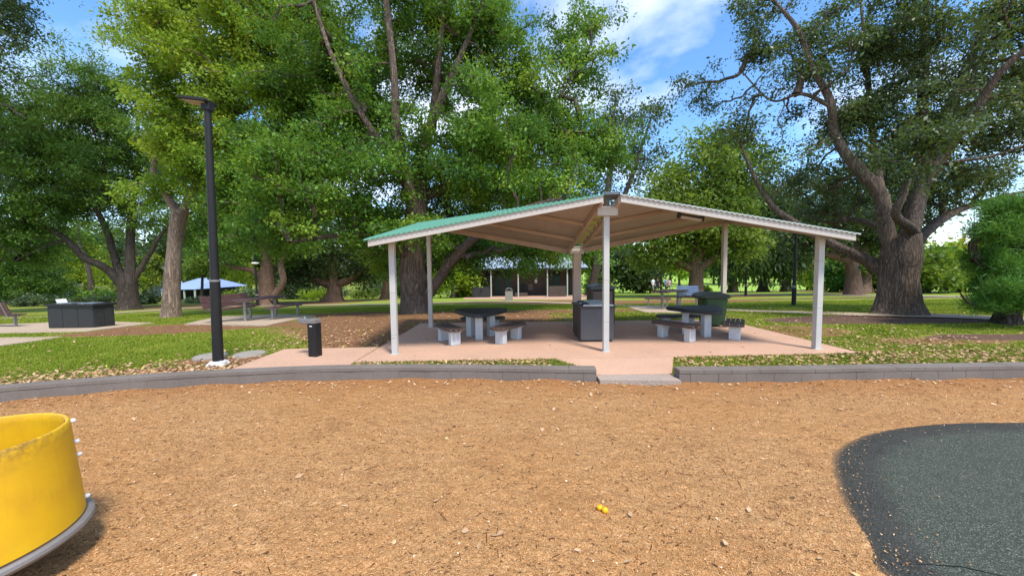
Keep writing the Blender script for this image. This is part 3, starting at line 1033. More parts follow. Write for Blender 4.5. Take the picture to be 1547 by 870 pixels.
for ix, x in enumerate(PX):
    for y in (YF, YB):
        top = roof_z(x, y) - (0.10 if ix != 1 else 0.20)
        mb = MB()
        pw = 0.2 if (ix == 1 and y == YB) else 0.102
        mb.box(loc(x, y, (SLABZ + top) / 2), (pw, pw * 0.9 if pw > .15 else pw, top - SLABZ), bevel=0.006)
        mats = M['post'] if y == YF else (M['purlin'] if ix == 1 else M['beam'])
        p = mb.build('post', mats, sh)
        for h in ([0.30, 0.36, 1.12] if ix == 0 else [0.55, 1.3] if ix == 1 else [0.75, 1.6]):
            if y == YF:
                MB().box((loc(x, y, 0)[0], loc(x, y, 0)[1], h), (0.1035, 0.1035, 0.0025), rx=random.uniform(-.06, .06), ry=random.uniform(-.08, .08)).build('joint_ring', M['crack'], p)
        mb = MB()
        mb.box((loc(x, y, 0)[0], loc(x, y, 0)[1], 0.006), (pw + .05, pw + .05, 0.012), bevel=0.003)
        mb.build('base_plate', M['post'], p)
# bracket caps of the two middle posts
for y, w in ((YF - 0.05, 0.36), (YB + 0.02, 0.36)):
    zt = roof_z(rxm, y) - 0.10
    MB().box(loc(rxm, y, zt - 0.045), (w, 0.14, 0.15), bevel=0.006).build('post_bracket', M['beam'], sh)

# corrugated sheets
for side in (-1, 1):
    us = np.linspace(0, 1, 46 * 8 + 1)
    vs2 = np.linspace(0, 1, 61)
    W = rx1 - rxm - half_gap + 0.06
    Vt = []
    for v in vs2:
        y = ry0 - 0.05 + (ry1 + 0.10 - ry0) * v
        for u in us:
            x = rxm + side * (half_gap + u * W)
            z = roof_z(x, min(max(y, ry0 - 0.05), ry1 + .05)) + 0.046 + 0.008 * math.sin(u * 46 * 2 * math.pi)
            Vt.append(loc(x, y, z))
    m = len(us)
    ii = (np.arange(len(vs2) - 1)[:, None] * m + np.arange(m - 1)[None, :])
    Q = np.stack([ii, ii + 1, ii + m + 1, ii + m], -1).reshape(-1, 4)
    if side < 0: Q = Q[:, ::-1]
    link('roof_sheet', fast_mesh('roof_sheet', Vt, Q.ravel(), np.full(len(Q), 4), M['roof_top'], None, True), sh)
    Vt = np.array(Vt)
    Vt[:, 2] -= np.tile(0.006 * np.sin(us * 46 * 2 * np.pi), len(vs2))
    Vt[:m, 1] += 0.075
    # turned-down front edge of the sheet, one corrugated strip
    E0 = []
    for dz_, dy_ in ((0.0, 0.0), (-0.020, 0.001)):
        for u in us:
            x = rxm + side * (half_gap + u * W); y = ry0 - 0.05
            E0.append(loc(x, y + dy_, roof_z(x, y) + 0.046 + 0.008 * math.sin(u * 46 * 2 * math.pi) + dz_))
    jj = np.arange(m - 1)
    Qe = np.stack([jj + m, jj + m + 1, jj + 1, jj], -1)
    link('sheet_edge', fast_mesh('sheet_edge', E0, Qe.ravel(), np.full(len(Qe), 4), M['roof_top'] if side < 0 else M['post'], None, True), sh)
    Vt[:, 2] -= 0.012
    link('roof_lining', fast_mesh('roof_lining', Vt, Q[:, ::-1].ravel(), np.full(len(Q), 4), M['roof_under'], None, True), sh)

    def bar(nm, xa, ya, xb, yb, wid, hgt, drop, mat, k=14):
        """a straight-ruled member hung under the sheet"""
        P = [(xa + (xb - xa) * t, ya + (yb - ya) * t) for t in np.linspace(0, 1, k)]
        d = np.array([xb - xa, yb - ya]); d /= np.linalg.norm(d); nrm_ = np.array([-d[1], d[0]]) * wid / 2
        bm_ = MB()
        rows = []
        for (x, y) in P:
            z = roof_z(x, y) + 0.026 - drop
            rows.append([bm_.bm.verts.new(loc(x + sx * nrm_[0], y + sx * nrm_[1], z + zz)) for sx, zz in ((-1, 0), (1, 0), (1, -hgt), (-1, -hgt))])
        for a, b in zip(rows, rows[1:]):
            for q in range(4):
                bm_.bm.faces.new((a[q], a[(q + 1) % 4], b[(q + 1) % 4], b[q]))
        bm_.bm.faces.new(rows[0]); bm_.bm.faces.new(rows[-1][::-1])
        return bm_.build(nm, mat, sh)
    xi, xo = rxm + side * (half_gap + 0.02), rxm + side * (rx1 - rxm)
    bar('front_fascia', xi, ry0, xo, ry0, 0.05, 0.115, 0.0, M['beam'])
    bar('rear_fascia', xi, ry1, xo, ry1, 0.05, 0.135, 0.0, M['purlin'])
    bar('side_fascia', xo - side * 0.025, ry0 + 0.028, xo - side * 0.025, ry1 - 0.028, 0.05, 0.12, 0.002, M['beam'])
    bar('centre_beam', xi, ry0 + 0.028, xi, ry1 - 0.028, 0.05, 0.13, 0.004, M['purlin'])
    for t in (0.40, 0.72):
        y = ry0 + (ry1 - ry0) * t
        bar('purlin', xi + side * 0.03, y, rxm + side * (half_gap + (rx1 - rxm - half_gap) * (t - 0.01)), y, 0.05, 0.075, 0.0, M['purlin'])
    bar('hip_rafter', xi + side * 0.06, ry0 + 0.09, xo - side * 0.08, ry1 - 0.09, 0.05, 0.05, 0.012, M['purlin'])
# skylight between the centre beams, with cross battens, and the dark cap at the front
g = MB()
zc = lambda y: roof_z(rxm, y) + 0.03
g.box(loc(rxm, (ry0 + ry1) / 2, zc((ry0 + ry1) / 2)), (half_gap * 2 - 0.03, math.hypot(ry1 - ry0 - 0.9, zc(ry0) - zc(ry1)) * 0.88, 0.006), rx=math.atan2(zc(ry1) - zc(ry0), ry1 - ry0))
sky = g.build('skylight', M['poly'], sh)
for y in np.linspace(ry0 + 0.5, ry1 - 0.3, 9):
    MB().box(loc(rxm, y, zc(y) - 0.03), (half_gap * 2 - 0.03, 0.04, 0.03)).build('batten', M['purlin'], sky)
MB().box(loc(rxm, ry0 + 0.10, zc(ry0) + 0.0), (half_gap * 2 - 0.015, 0.25, 0.05), rx=-0.2, bevel=0.005).build('ridge_cap', M['lid_grey'], sh)
# strip light hung under the right-hand lining
yl = ry0 + 0.32
xa, xb = 2.98, 3.42
lf = thing('strip_light', 'dark strip light fixed under the right half of the shelter roof', 'light fitting', (3.2, yl, roof_z(3.2, yl) - 0.165))
ang = math.atan2(roof_z(xb, yl) - roof_z(xa, yl), xb - xa)
for sgn in (-1, 1):
    MB().box((sgn * 0.21 * math.cos(ang), 0, sgn * 0.21 * math.sin(ang) + 0.06), (0.035, 0.10, 0.165), ry=-ang, bevel=0.006).build('end_cap', M['crack'], lf)
MB().box((0, 0, 0.04), (0.40, 0.09, 0.03), ry=-ang, bevel=0.005).build('housing', M['crack'], lf)
MB().box((0, 0, 0.003), (0.385, 0.07, 0.045), ry=-ang, bevel=0.01).build('diffuser', M['beam'], lf)


# ------------------------------------------------------------------ concrete tables and slatted benches
def rounded_triangle(side, rnd, bow=0.05, k=8):
    """front vertex towards -Y"""
    Rr = side / math.sqrt(3)
    vv = [np.array([Rr * math.cos(a), Rr * math.sin(a)]) for a in (R(-90), R(30), R(150))]
    out = []
    for i in range(3):
        a, b, c = vv[i - 1], vv[i], vv[(i + 1) % 3]
        d1 = (a - b) / np.linalg.norm(a - b); d2 = (c - b) / np.linalg.norm(c - b)
        bis = (d1 + d2) / np.linalg.norm(d1 + d2)
        cen_ = b + bis * rnd / math.sin(R(30))
        a0 = math.atan2(-d2[0] * -1, 0) if False else math.atan2(*(cen_ * 0 + (b + d1 * rnd / math.tan(R(30)) - cen_))[::-1])
        a1 = math.atan2(*((b + d2 * rnd / math.tan(R(30)) - cen_))[::-1])
        da = (a1 - a0 + math.pi) % (2 * math.pi) - math.pi
        for t in np.linspace(0, 1, k):
            out.append(cen_ + rnd * np.array([math.cos(a0 + da * t), math.sin(a0 + da * t)]))
        e0 = b + d2 * rnd / math.tan(R(30)); e1 = c - (c - b) / np.linalg.norm(c - b) * rnd / math.tan(R(30))
        outn = np.array([d2[1], -d2[0]])
        for t in (0.25, 0.5, 0.75):
            out.append(e0 + (e1 - e0) * t + outn * bow * math.sin(t * math.pi))
    return [(float(p[0]), float(p[1])) for p in out]


def concrete_table(label, c, rz, top_h, group):
    t = thing('concrete_table', label, 'table', (c[0], c[1], SLABZ), rz, group)
    MB().prism(rounded_triangle(1.42, 0.14), top_h - 0.08, top_h, bevel=0.02).build('tabletop', M['tabletop'], t)
    mb = MB()
    mb.prism(rounded_triangle(0.78, 0.07, 0.01), top_h - 0.125, top_h - 0.082)
    mb.build('top_frame', M['plinth'], t)
    for a in (-90, 30, 150):
        mb = MB()
        r = 0.27
        mb.box((r * math.cos(R(a)), r * math.sin(R(a)), (top_h - 0.127) / 2), (0.16, 0.14, top_h - 0.127), rz=R(a + 90), bevel=0.012)
        mb.build('leg', M['leg_conc'], t)
    return t


def slat_bench(label, c, direction, length, seat_h, mat, group, width=0.36, curve=0.045):
    rz = math.atan2(direction[1], direction[0])
    t = thing('slatted_bench', label, 'bench', (c[0], c[1], SLABZ), rz, group)
    mb = MB()
    w = width / 4
    for k in range(4):
        y = (k - 1.5) * w
        # slat ends follow a rounded seat outline
        hl = length / 2 * (1.0 - 0.10 * (abs(k - 1.5) / 1.5) ** 2)
        mb.box((0, y, seat_h - 0.028), (2 * hl, w - 0.016, 0.056), bevel=0.012)
    mb.build('seat', mat, t)
    for s in (-1, 1):
        mb = MB()
        mb.box((s * length * 0.29, 0, (seat_h - 0.09) / 2), (0.135, 0.21, seat_h - 0.09), bevel=0.012)
        mb.box((s * length * 0.29, 0, seat_h - 0.074), (0.17, 0.26, 0.030), bevel=0.004)
        mb.build('leg', M['leg_conc'], t)
    return t


TH, SH = 0.605, 0.345
gt, gb = 'concrete tables under the shelter', 'slatted benches under the shelter'
cl, cr_ = (-0.72, 8.08), (4.17, 8.08)
concrete_table('triangular dark topped concrete table left of the central barbecue', cl, R(0), TH, gt)
slat_bench('slatted bench at the left table, nearest the front left shelter post', (-1.33, 7.54), (-0.52, 0.82), 1.0, SH, M['slat_brown'], gb)
slat_bench('slatted bench between the left table and the central barbecue', (-0.08, 7.60), (0.52, 0.82), 1.0, SH, M['slat_brown'], gb)
slat_bench('slatted bench on the far side of the left table, half hidden behind its legs', (-0.72, 8.85), (1, 0.02), 1.1, SH, M['slat'], gb)
concrete_table('triangular dark topped concrete table in front of the green wheelie bin', cr_, R(4), TH, gt)
slat_bench('brown slatted bench at the right table, beside the front middle shelter post', (3.44, 7.60), (-0.52, 0.80), 1.06, SH, M['slat_brown'], gb)
slat_bench('slatted bench seen end-on at the right table, nearest the right front shelter post', (4.76, 7.72), (0.54, 0.84), 1.0, SH, M['slat_brown'], gb)
slat_bench('slatted bench on the far side of the right table', (4.02, 8.82), (1, -0.02), 1.0, SH, M['slat'], gb)

# ------------------------------------------------------------------ barbecue under the shelter
bq = thing('barbecue', 'dark steel double barbecue cabinet beside the front middle shelter post', 'barbecue', (1.74, 7.86, SLABZ))
bw, bd, bh = 0.68, 0.92, 0.70
mb = MB()
mb.box((0, 0, bh / 2 + 0.02), (bw, bd, bh - 0.04), bevel=0.008)
mb.build('cabinet', M['bbq_front'], bq)
MB().box((0, 0, 0.02), (bw - 0.06, bd - 0.06, 0.036)).build('plinth', M['crack'], bq)
mb = MB()
for k in range(4):
    mb.box((-bw / 2 - 0.004, -bd / 2 + 0.115 + k * 0.23, bh / 2 + 0.02), (0.012, 0.205, bh - 0.09), bevel=0.004)
mb.build('side_panels', M['bbq_side'], bq)
MB().box((0, 0, bh + 0.018), (bw + 0.07, bd + 0.07, 0.035), bevel=0.008).build('benchtop', M['bbq_side'], bq)
for s in (-1, 1):
    mb = MB()
    mb.box((0.03, s * 0.235, bh + 0.055), (bw - 0.12, 0.37, 0.036), bevel=0.008)
    hp = mb.build('hotplate_surround', M['crack'], bq)
    MB().box((0.06, s * 0.235, bh + 0.082), (bw - 0.26, 0.27, 0.016), bevel=0.005).build('hotplate', M['steel'], hp)
    MB().box((0.03, s * 0.235 - 0.178, bh + 0.045), (bw - 0.06, 0.02, 0.045), bevel=0.004).build('splash_lip', M['steel'], bq)

# ------------------------------------------------------------------ bin enclosure behind it
be = thing('bin_enclosure', 'brown bin enclosure with curved slate lid behind the central barbecue', 'bin', (2.42, 10.0, SLABZ))
MB().box((0, 0, 0.45), (0.58, 0.56, 0.86), bevel=0.01).build('cabinet', M['stone_brown'], be)
MB().box((-0.275, 0, 0.475), (0.06, 0.60, 0.95), bevel=0.008).build('side_frame', M['bbq_side'], be)
MB().box((0.30, 0, 0.475), (0.05, 0.60, 0.95), bevel=0.008).build('side_frame', M['crack'], be)
mb = MB()
pr = []
for t in np.linspace(0, 1, 12):
    a = math.pi * t
    pr.append((-0.34 * math.cos(a), 0.93 + 0.13 * math.sin(a)))
fr = [mb.bm.verts.new((x, -0.33, z)) for x, z in pr]; bk = [mb.bm.verts.new((x, 0.33, z)) for x, z in pr]
mb.bm.faces.new(fr); mb.bm.faces.new(bk[::-1])
for i in range(len(pr)):
    j = (i + 1) % len(pr)
    mb.bm.faces.new((fr[i], bk[i], bk[j], fr[j]))
mb.build('lid', M['lid_grey'], be, True)

# ------------------------------------------------------------------ wheelie bin
wb = thing('wheelie_bin', 'green wheelie bin with dark lid beside the rear right shelter post', 'bin', (5.12, 9.22, SLABZ), R(-4))
mb = MB()
b0, b1 = [(-0.25, -0.22), (0.19, -0.22), (0.19, 0.22), (-0.25, 0.22)], [(-0.30, -0.26), (0.24, -0.26), (0.24, 0.26), (-0.30, 0.26)]
lo = [mb.bm.verts.new((x, y, 0.04)) for x, y in b0]; hi = [mb.bm.verts.new((x, y, 0.72)) for x, y in b1]
mb.bm.faces.new(lo[::-1]); mb.bm.faces.new(hi)
for i in range(4): mb.bm.faces.new((lo[i], lo[(i + 1) % 4], hi[(i + 1) % 4], hi[i]))
es = list(mb.bm.edges)
bmesh.ops.bevel(mb.bm, geom=es, offset=0.025, segments=2, affect='EDGES')
mb.build('body', M['bin_green'], wb)
MB().box((-0.03, 0, 0.735), (0.60, 0.56, 0.05), bevel=0.012).build('rim', M['bin_lid'], wb)
mb = MB()
lp = [(-0.43, 0.715), (-0.43, 0.775), (-0.36, 0.83), (-0.10, 0.862), (0.12, 0.85), (0.29, 0.80), (0.29, 0.75), (-0.30, 0.74)]
fr = [mb.bm.verts.new((x, -0.29, z)) for x, z in lp]; bk = [mb.bm.verts.new((x, 0.29, z)) for x, z in lp]
mb.bm.faces.new(fr); mb.bm.faces.new(bk[::-1])
for i in range(len(lp)):
    j = (i + 1) % len(lp)
    mb.bm.faces.new((fr[i], bk[i], bk[j], fr[j]))
bmesh.ops.bevel(mb.bm, geom=list(mb.bm.edges), offset=0.012, segments=2, affect='EDGES')
mb.build('lid', M['bin_lid'], wb, True)
mb = MB()
for y in (-0.2, 0.2): mb.cyl((0.24, y, 0.74), (0.33, y, 0.76), 0.014)
mb.cyl((0.33, -0.22, 0.76), (0.33, 0.22, 0.76), 0.016)
mb.build('handle', M['bin_lid'], wb)
for y in (-0.23, 0.23):
    w = MB().cyl((0.19, y - 0.025, 0.085), (0.19, y + 0.025, 0.085), 0.085, seg=24).build('wheel', M['crack'], wb, True)
    MB().cyl((0.19, y - 0.029, 0.085), (0.19, y + 0.029, 0.085), 0.03, seg=16).build('hub', M['deck'], w, True)
MB().cyl((0.19, -0.2, 0.085), (0.19, 0.2, 0.085), 0.014).build('axle', M['crack'], wb)

# ------------------------------------------------------------------ drinking fountain
p = G(474, 541)
df = thing('drinking_fountain', 'black square drinking fountain with steel spout arm beside the edging wall', 'drinking fountain', (p.x, p.y + 0.06, 0.13), R(-14))
MB().box((0, 0, 0.30), (0.165, 0.15, 0.60), bevel=0.008).build('column', M['black_metal'], df)
mb = MB()
mb.box((-0.09, 0, 0.640), (0.36, 0.158, 0.075), bevel=0.006)
mb.build('arm', M['deck'], df)
mb = MB()
mb.box((-0.175, 0, 0.681), (0.21, 0.12, 0.008), bevel=0.002)
mb.box((-0.272, 0, 0.645), (0.008, 0.12, 0.05), bevel=0.002)
bs = mb.build('basin', M['steel'], df)
MB().cyl((-0.20, 0.02, 0.68), (-0.215, 0.01, 0.715), 0.010, 0.007).build('spout', M['steel'], bs)
MB().box((-0.005, -0.078, 0.555), (0.055, 0.006, 0.018), bevel=0.003).build('badge', M['white_cap'], df)

# ------------------------------------------------------------------ main lamp post and pit lids
p = G(330, 552)
hl = 4.25
lamp = thing('lamp_post', 'tall black lamp post with flat lantern head on a pale footing beside the fountain', 'street lamp', (p.x, p.y, p.z))
lamp.rotation_euler = (R(0.3), R(1.3), 0)
mb = MB()
mb.lathe([(0.0, -0.1), (0.17, -0.1), (0.165, 0.03), (0.12, 0.075), (0.075, 0.085), (0.0, 0.085)], seg=20)
mb.box((0.10, -0.04, 0.06), (0.10, 0.07, 0.06), rz=0.5, bevel=0.01)
mb.build('footing', M['footing'], lamp, True)
mb = MB()
mb.lathe([(0.0, 0.07), (0.076, 0.07), (0.071, 1.42), (0.0, 1.42)], seg=28)
mb.build('lower_pole', M['black_metal'], lamp, True)
MB().lathe([(0.0, 1.40), (0.074, 1.40), (0.074, 1.43), (0.0, 1.43)], seg=28).build('band', M['deck'], lamp, True)
MB().lathe([(0.0, 1.42), (0.062, 1.43), (0.046, hl), (0.0, hl)], seg=28).build('upper_pole', M['black_metal'], lamp, True)
mb = MB()
mb.box((0.0, 0, hl - 0.06), (0.13, 0.11, 0.14), bevel=0.008)
mb.box((-0.15, 0, hl + 0.02), (0.43, 0.26, 0.05), ry=R(6), bevel=0.012)
hd = mb.build('lantern_head', M['black_metal'], lamp)
MB().box((-0.16, 0, hl - 0.008), (0.33, 0.19, 0.012), ry=R(6), bevel=0.003).build('lens', M['lamp_glass'], hd)
for (a, b, r, lab) in ((318, 539.5, 0.26, 'round concrete pit lid behind the lamp post footing'), (377, 536.5, 0.27, 'round concrete pit lid between the lamp post and the fountain pad')):
    p = G(a, b)
    c = MB().lathe([(0, 0.035), (r - 0.03, 0.035), (r - 0.025, 0.025), (r - 0.012, 0.025), (r - 0.008, 0.04), (r, 0.03), (r, -0.06)], seg=40).build('pit_lid', M['cover'], None, True)
    c.location = (p.x, p.y, p.z)
    tag(c, lab, 'pit lid', 'concrete pit lids')

# ------------------------------------------------------------------ yellow spinner
sc_ = Vector((-3.004, 1.877, 0.0))
sp_ = thing('spinner', 'yellow open drum spinner with white bolt caps on a grey round deck', 'playground spinner', sc_)
seg = 96
z0_, z1_ = 0.235, 0.80
prof = []
def rad_at(z): return 0.453 - (z - z0_) / (z1_ - z0_) * 0.036
thick = 0.020
outer = [(rad_at(z), z) for z in np.linspace(z0_, z1_ - 0.008, 14)]
rimp = [(rad_at(z1_) - 0.004, z1_ - 0.002), (rad_at(z1_) - thick / 2, z1_), (rad_at(z1_) - thick + 0.004, z1_ - 0.002)]
inner = [(rad_at(z) - thick, z) for z in np.linspace(z1_ - 0.008, z0_ + 0.0, 14)]
allp = outer + rimp + inner
Vd, gr = [], []
for r, z in allp:
    for k in range(seg):
        a = 2 * math.pi * k / seg
        sag = 0.0
        Vd.append((r * math.cos(a), r * math.sin(a), z))
        gr.append(max(0.0, 1 - (z1_ - z) / 0.16) ** 1.5 * (0.25 + 0.75 * max(0.0, math.cos(a + 0.35)) ** 4))
ii = (np.arange(len(allp) - 1)[:, None] * seg + np.arange(seg)[None, :]); jj = (np.arange(len(allp) - 1)[:, None] * seg + (np.arange(seg)[None, :] + 1) % seg)
Q = np.stack([ii, jj, jj + seg, ii + seg], -1).reshape(-1, 4)
link('drum', fast_mesh('drum', Vd, Q.ravel(), np.full(len(Q), 4), M['drum'], {'grime': ('POINT', gr)}, True), sp_)
MB().lathe([(0, 0.222), (0.455, 0.222), (0.472, 0.228), (0.486, 0.218), (0.49, 0.20), (0.476, 0.180), (0.45, 0.175), (0, 0.175)], seg=72).build('deck', M['deck'], sp_, True)
MB().lathe([(0, 0.18), (0.12, 0.18), (0.12, -0.1)], seg=28).build('pedestal', M['deck'], sp_, True)
mb = MB()
for k in range(4):
    a = R(20 + 90 * k)
    mb.cyl((0.11 * math.cos(a), 0.11 * math.sin(a), 0.14), (0.42 * math.cos(a), 0.42 * math.sin(a), 0.168), 0.022)
mb.build('support_arms', M['deck'], sp_, True)
for a_deg in (-24, 53, 113, 173, 233, 293):
    for z in ((0.30, 0.40) if a_deg == -24 else (0.275, 0.555, 0.64, 0.775)):
        a = R(a_deg); r = rad_at(z)
        q = Vector((0, 0, 1)).rotation_difference(Vector((math.cos(a), math.sin(a), 0))).to_matrix()
        MB().ball((r * math.cos(a) + 0.006 * math.cos(a), r * math.sin(a) + 0.006 * math.sin(a), z), (0.014, 0.014, 0.017), 16, q).build('bolt_cap', M['white_cap'], sp_, True)
a = R(56); r = rad_at(0.77) - thick
MB().ball((r * math.cos(a), r * math.sin(a), 0.768), (0.017, 0.017, 0.006), 14, Vector((0, 0, 1)).rotation_difference(Vector((math.cos(a), math.sin(a), 0))).to_matrix()).build('bolt_nut', M['crack'], sp_, True)

# ------------------------------------------------------------------ fallen yellow fruit
for (px0, py0, r, lab, st) in ((906, 769, 0.0215, 'small yellow fruit with flattened top lying against a rounder one', True), (914, 773, 0.0225, 'round glossy yellow fruit lying on the orange mulch', False)):
    q = Z0(px0, py0, 0.0)
    mb = MB().ball((0, 0, 0), (r, r * 0.95, r * 0.9), 22)
    for v in mb.bm.verts:
        if st and v.co.x - v.co.z < -r * 0.35: v.co.z *= 0.8
        v.co *= 1 + 0.025 * math.sin(v.co.x * 400) * math.cos(v.co.z * 300)
    ob = mb.build('fruit', M['fruit'], None, True)
    ob.location = (q.x, q.y, float(play_z(q.x, q.y)) + r * 0.85)
    tag(ob, lab, 'fruit', 'fallen yellow fruit')
# ------------------------------------------------------------------ steel-legged picnic settings on their pads
def slats(mb, c, ln, wd, n, th, rz, tilt=0.0):
    for k in range(n):
        q = (k - (n - 1) / 2) * wd / n
        off = Matrix.Rotation(rz, 3, 'Z') @ Vector((0, q * math.cos(tilt), q * math.sin(tilt)))
        mb.box(Vector(c) + off, (ln, wd / n - 0.012, th), rz=rz, rx=tilt, bevel=0.005)


def picnic_table(label, c, rz, ln, hgt, mat, group):
    t = thing('picnic_table', label, 'table', c, rz, group)
    mb = MB(); slats(mb, (0, 0, hgt - 0.02), ln, 0.72, 7, 0.04, 0); mb.build('tabletop', mat, t)
    for s in (-1, 1):
        mb = MB()
        mb.box((s * ln * 0.36, 0, (hgt - 0.05) / 2), (0.06, 0.085, hgt - 0.05), bevel=0.008)
        mb.box((s * ln * 0.36, 0, hgt - 0.065), (0.06, 0.62, 0.045), bevel=0.006)
        mb.build('leg', M['steel_leg'], t)
    return t


def picnic_bench(label, c, rz, ln, hgt, mat, group, back=None, backmat=None):
    t = thing('picnic_bench', label, 'bench', c, rz, group)
    mb = MB(); slats(mb, (0, 0, hgt - 0.018), ln, 0.38, 4, 0.036, 0); mb.build('seat', mat, t)
    for s in (-1, 1):
        mb = MB()
        mb.box((s * ln * 0.36, 0, (hgt - 0.045) / 2), (0.055, 0.08, hgt - 0.045), bevel=0.008)
        mb.box((s * ln * 0.36, 0, hgt - 0.055), (0.055, 0.34, 0.035), bevel=0.006)
        mb.build('leg', M['steel_leg'], t)
    if back:
        mb = MB(); slats(mb, (0, back * 0.255, hgt + 0.24), ln, 0.42, 4, 0.034, 0, back * R(74)); mb.build('backrest', backmat or mat, t)
        for s in (-1, 1):
            MB().box((s * ln * 0.36, back * 0.245, hgt + 0.17), (0.05, 0.03, 0.52), rx=-back * R(16), bevel=0.005).build('back_bracket', M['steel_leg'], t)
    return t


M['steel_leg'] = painted('satin steel leg', (0.30, 0.29, 0.28), 0.4, 0.2, metal=0.5)
gpt, gpb = 'steel legged picnic tables', 'steel legged picnic benches'
# left setting: the long axis runs away to the right
A, B = G(343, 487), G(384, 486)
d = (G(430, 480) - G(384, 486)); rz = math.atan2(d.y, d.x)
u = Vector((math.cos(rz), math.sin(rz), 0)); w = Vector((-u.y, u.x, 0))
tc = G(395, 483.0); tc.z += 0.035
hgt_t = 0.74
picnic_table('plum slatted picnic table between two benches on the pad behind the lamp post', tc, rz, 1.85, hgt_t, M['plum'], gpt)
c = tc - w * 0.80 + u * 0.15; c.z = float(gz(c.x, c.y)) + 0.035
picnic_bench('plum slatted bench without backrest in front of the table behind the lamp post', c, rz, 1.7, 0.44, M['plum'], gpb)
c = tc + w * 0.78 - u * 0.25; c.z = float(gz(c.x, c.y)) + 0.035
picnic_bench('plum slatted bench with backrest beside the lamp post', c, rz, 1.85, 0.44, M['plum'], gpb, back=1)
# far left bench
c = G(6, 494); c.z += 0.03
picnic_bench('brown slatted bench with backrest left of the black barbecue on the lawn', c, R(-8), 1.5, 0.44, M['plum'], gpb, back=-1)
# far right setting
tc = G(1012, 466); tc.z += 0.035
rz = R(8)
u = Vector((math.cos(rz), math.sin(rz), 0))
picnic_table('plum topped picnic table on the small pad behind the green wheelie bin', tc, rz + R(20), 1.3, 0.72, M['plum'], gpt)
c = tc - u * 0.80 + Vector((0, -0.6, 0)); c.z = float(gz(c.x, c.y)) + 0.035
picnic_bench('small plum bench without backrest at the far pad nearest the middle of the lawn', c, rz - R(30), 0.95, 0.42, M['plum'], gpb)
c = tc + u * 0.68 + Vector((0, -0.25, 0)); c.z = float(gz(c.x, c.y)) + 0.035
picnic_bench('bench with backrest painted in blue grey reflection beside the green wheelie bin', c, rz + R(180 - 26), 0.82, 0.44, M['plum'], gpb, back=-1, backmat=M['sheen_slat'])

# ------------------------------------------------------------------ black barbecue on the left lawn
fl, fr_, br = G(74, 497), G(143, 496), G(170, 492.5)
fl.z = fr_.z = float(gz(fl.x, fl.y))
d = fr_ - fl; rz = math.atan2(d.y, d.x)
ln = d.length; dp = 0.55
mid = (fl + fr_) / 2 + Vector((-math.sin(rz), math.cos(rz), 0)) * dp / 2
lb = thing('barbecue', 'black panelled double barbecue cabinet standing on the pad in the left lawn', 'barbecue', (mid.x, mid.y, fl.z + 0.03), rz)
hb = (496 - 463.5) * fl.y / F + 0.02
MB().box((0, 0, hb / 2), (ln, dp, hb), bevel=0.01).build('cabinet', M['dark_panel'], lb)
mb = MB()
for k in range(3): mb.box((-ln / 3 + k * ln / 3, -dp / 2 - 0.004, hb / 2 - 0.02), (ln / 3 - 0.025, 0.014, hb - 0.1), bevel=0.004)
for k in range(2): mb.box((ln / 2 + 0.004, -dp / 4 + k * dp / 2, hb / 2 - 0.02), (0.014, dp / 2 - 0.03, hb - 0.1), bevel=0.004)
mb.build('door_panel', M['dark_panel'], lb)
MB().box((0, 0, hb + 0.035), (ln + 0.12, dp + 0.12, 0.07), bevel=0.014).build('benchtop', M['black_metal'], lb)
for s in (-1, 1):
    mb = MB(); mb.box((s * ln * 0.24, 0, hb + 0.082), (ln * 0.34, dp * 0.6, 0.024), bevel=0.006)
    hp = mb.build('hotplate', M['steel'], lb)
    MB().cyl((s * ln * 0.24, -dp * 0.40, hb + 0.068), (s * ln * 0.24, -dp * 0.40, hb + 0.088), 0.03).build('start_button', M['steel'], lb)
MB().box((-ln / 2 - 0.02, 0.1, hb + 0.13), (0.02, 0.26, 0.16), ry=R(-30), bevel=0.004).build('instruction_plate', M['paper'], lb)


# ------------------------------------------------------------------ amenities block
bY = G(790, 449).y
b0 = G(715, 449); b1 = G(880, 449)
bz = float(gz(790 / F, bY)) * 0 + float(gz((790 - 773.5) / F * bY, bY))
X = lambda px: (px - 773.5) / F * bY
Hh = (449 - 406) / F * bY
bX0, bX1 = X(713), X(884)
cx = (bX0 + bX1) / 2
ab = thing('amenities_block', 'low dark amenities block with pale sky-tinted roof and veranda posts beyond the shelter', 'building', (cx, bY, bz))
ver = 1.6
xl = lambda px: X(px) - cx
MB().box((0, ver + 1.8, Hh / 2), (bX1 - bX0 - 1.2, 3.0, Hh), bevel=0.01).build('wall', M['wall_dark'], ab)
MB().box((0, 2.0, -0.03), (bX1 - bX0 + 0.4, 5.0, 0.12)).build('floor_slab', M['slab'], ab)
# roof: mono-pitch rising away to the back, corrugated
us = np.linspace(0, 1, 401); Vt = []
xa, xb = xl(694), xl(888)
for v in (0, 1):
    for u_ in us:
        Vt.append((xa + (xb - xa) * u_, -0.35 + 5.4 * v, Hh + 0.06 + 1.15 * v + 0.03 * math.sin(u_ * 2 * math.pi * 50)))
m = len(us)
ii = np.arange(m - 1)
Q = np.stack([ii, ii + 1, ii + m + 1, ii + m], -1)
rf = link('roof', fast_mesh('roof', Vt, Q.ravel(), np.full(len(Q), 4), M['roof_sky_tint'], None, True), ab)
MB().box(((xa + xb) / 2, -0.33, Hh - 0.03), (xb - xa, 0.05, 0.14)).build('gutter', M['dark_panel'], ab)
mb = MB()
mb.quad((xa, -0.3, Hh + 0.0), (xb, -0.3, Hh + 0.0), (xb, 4.9, Hh + 1.05), (xa, 4.9, Hh + 1.05))
mb.build('soffit', M['wall_char'], ab)
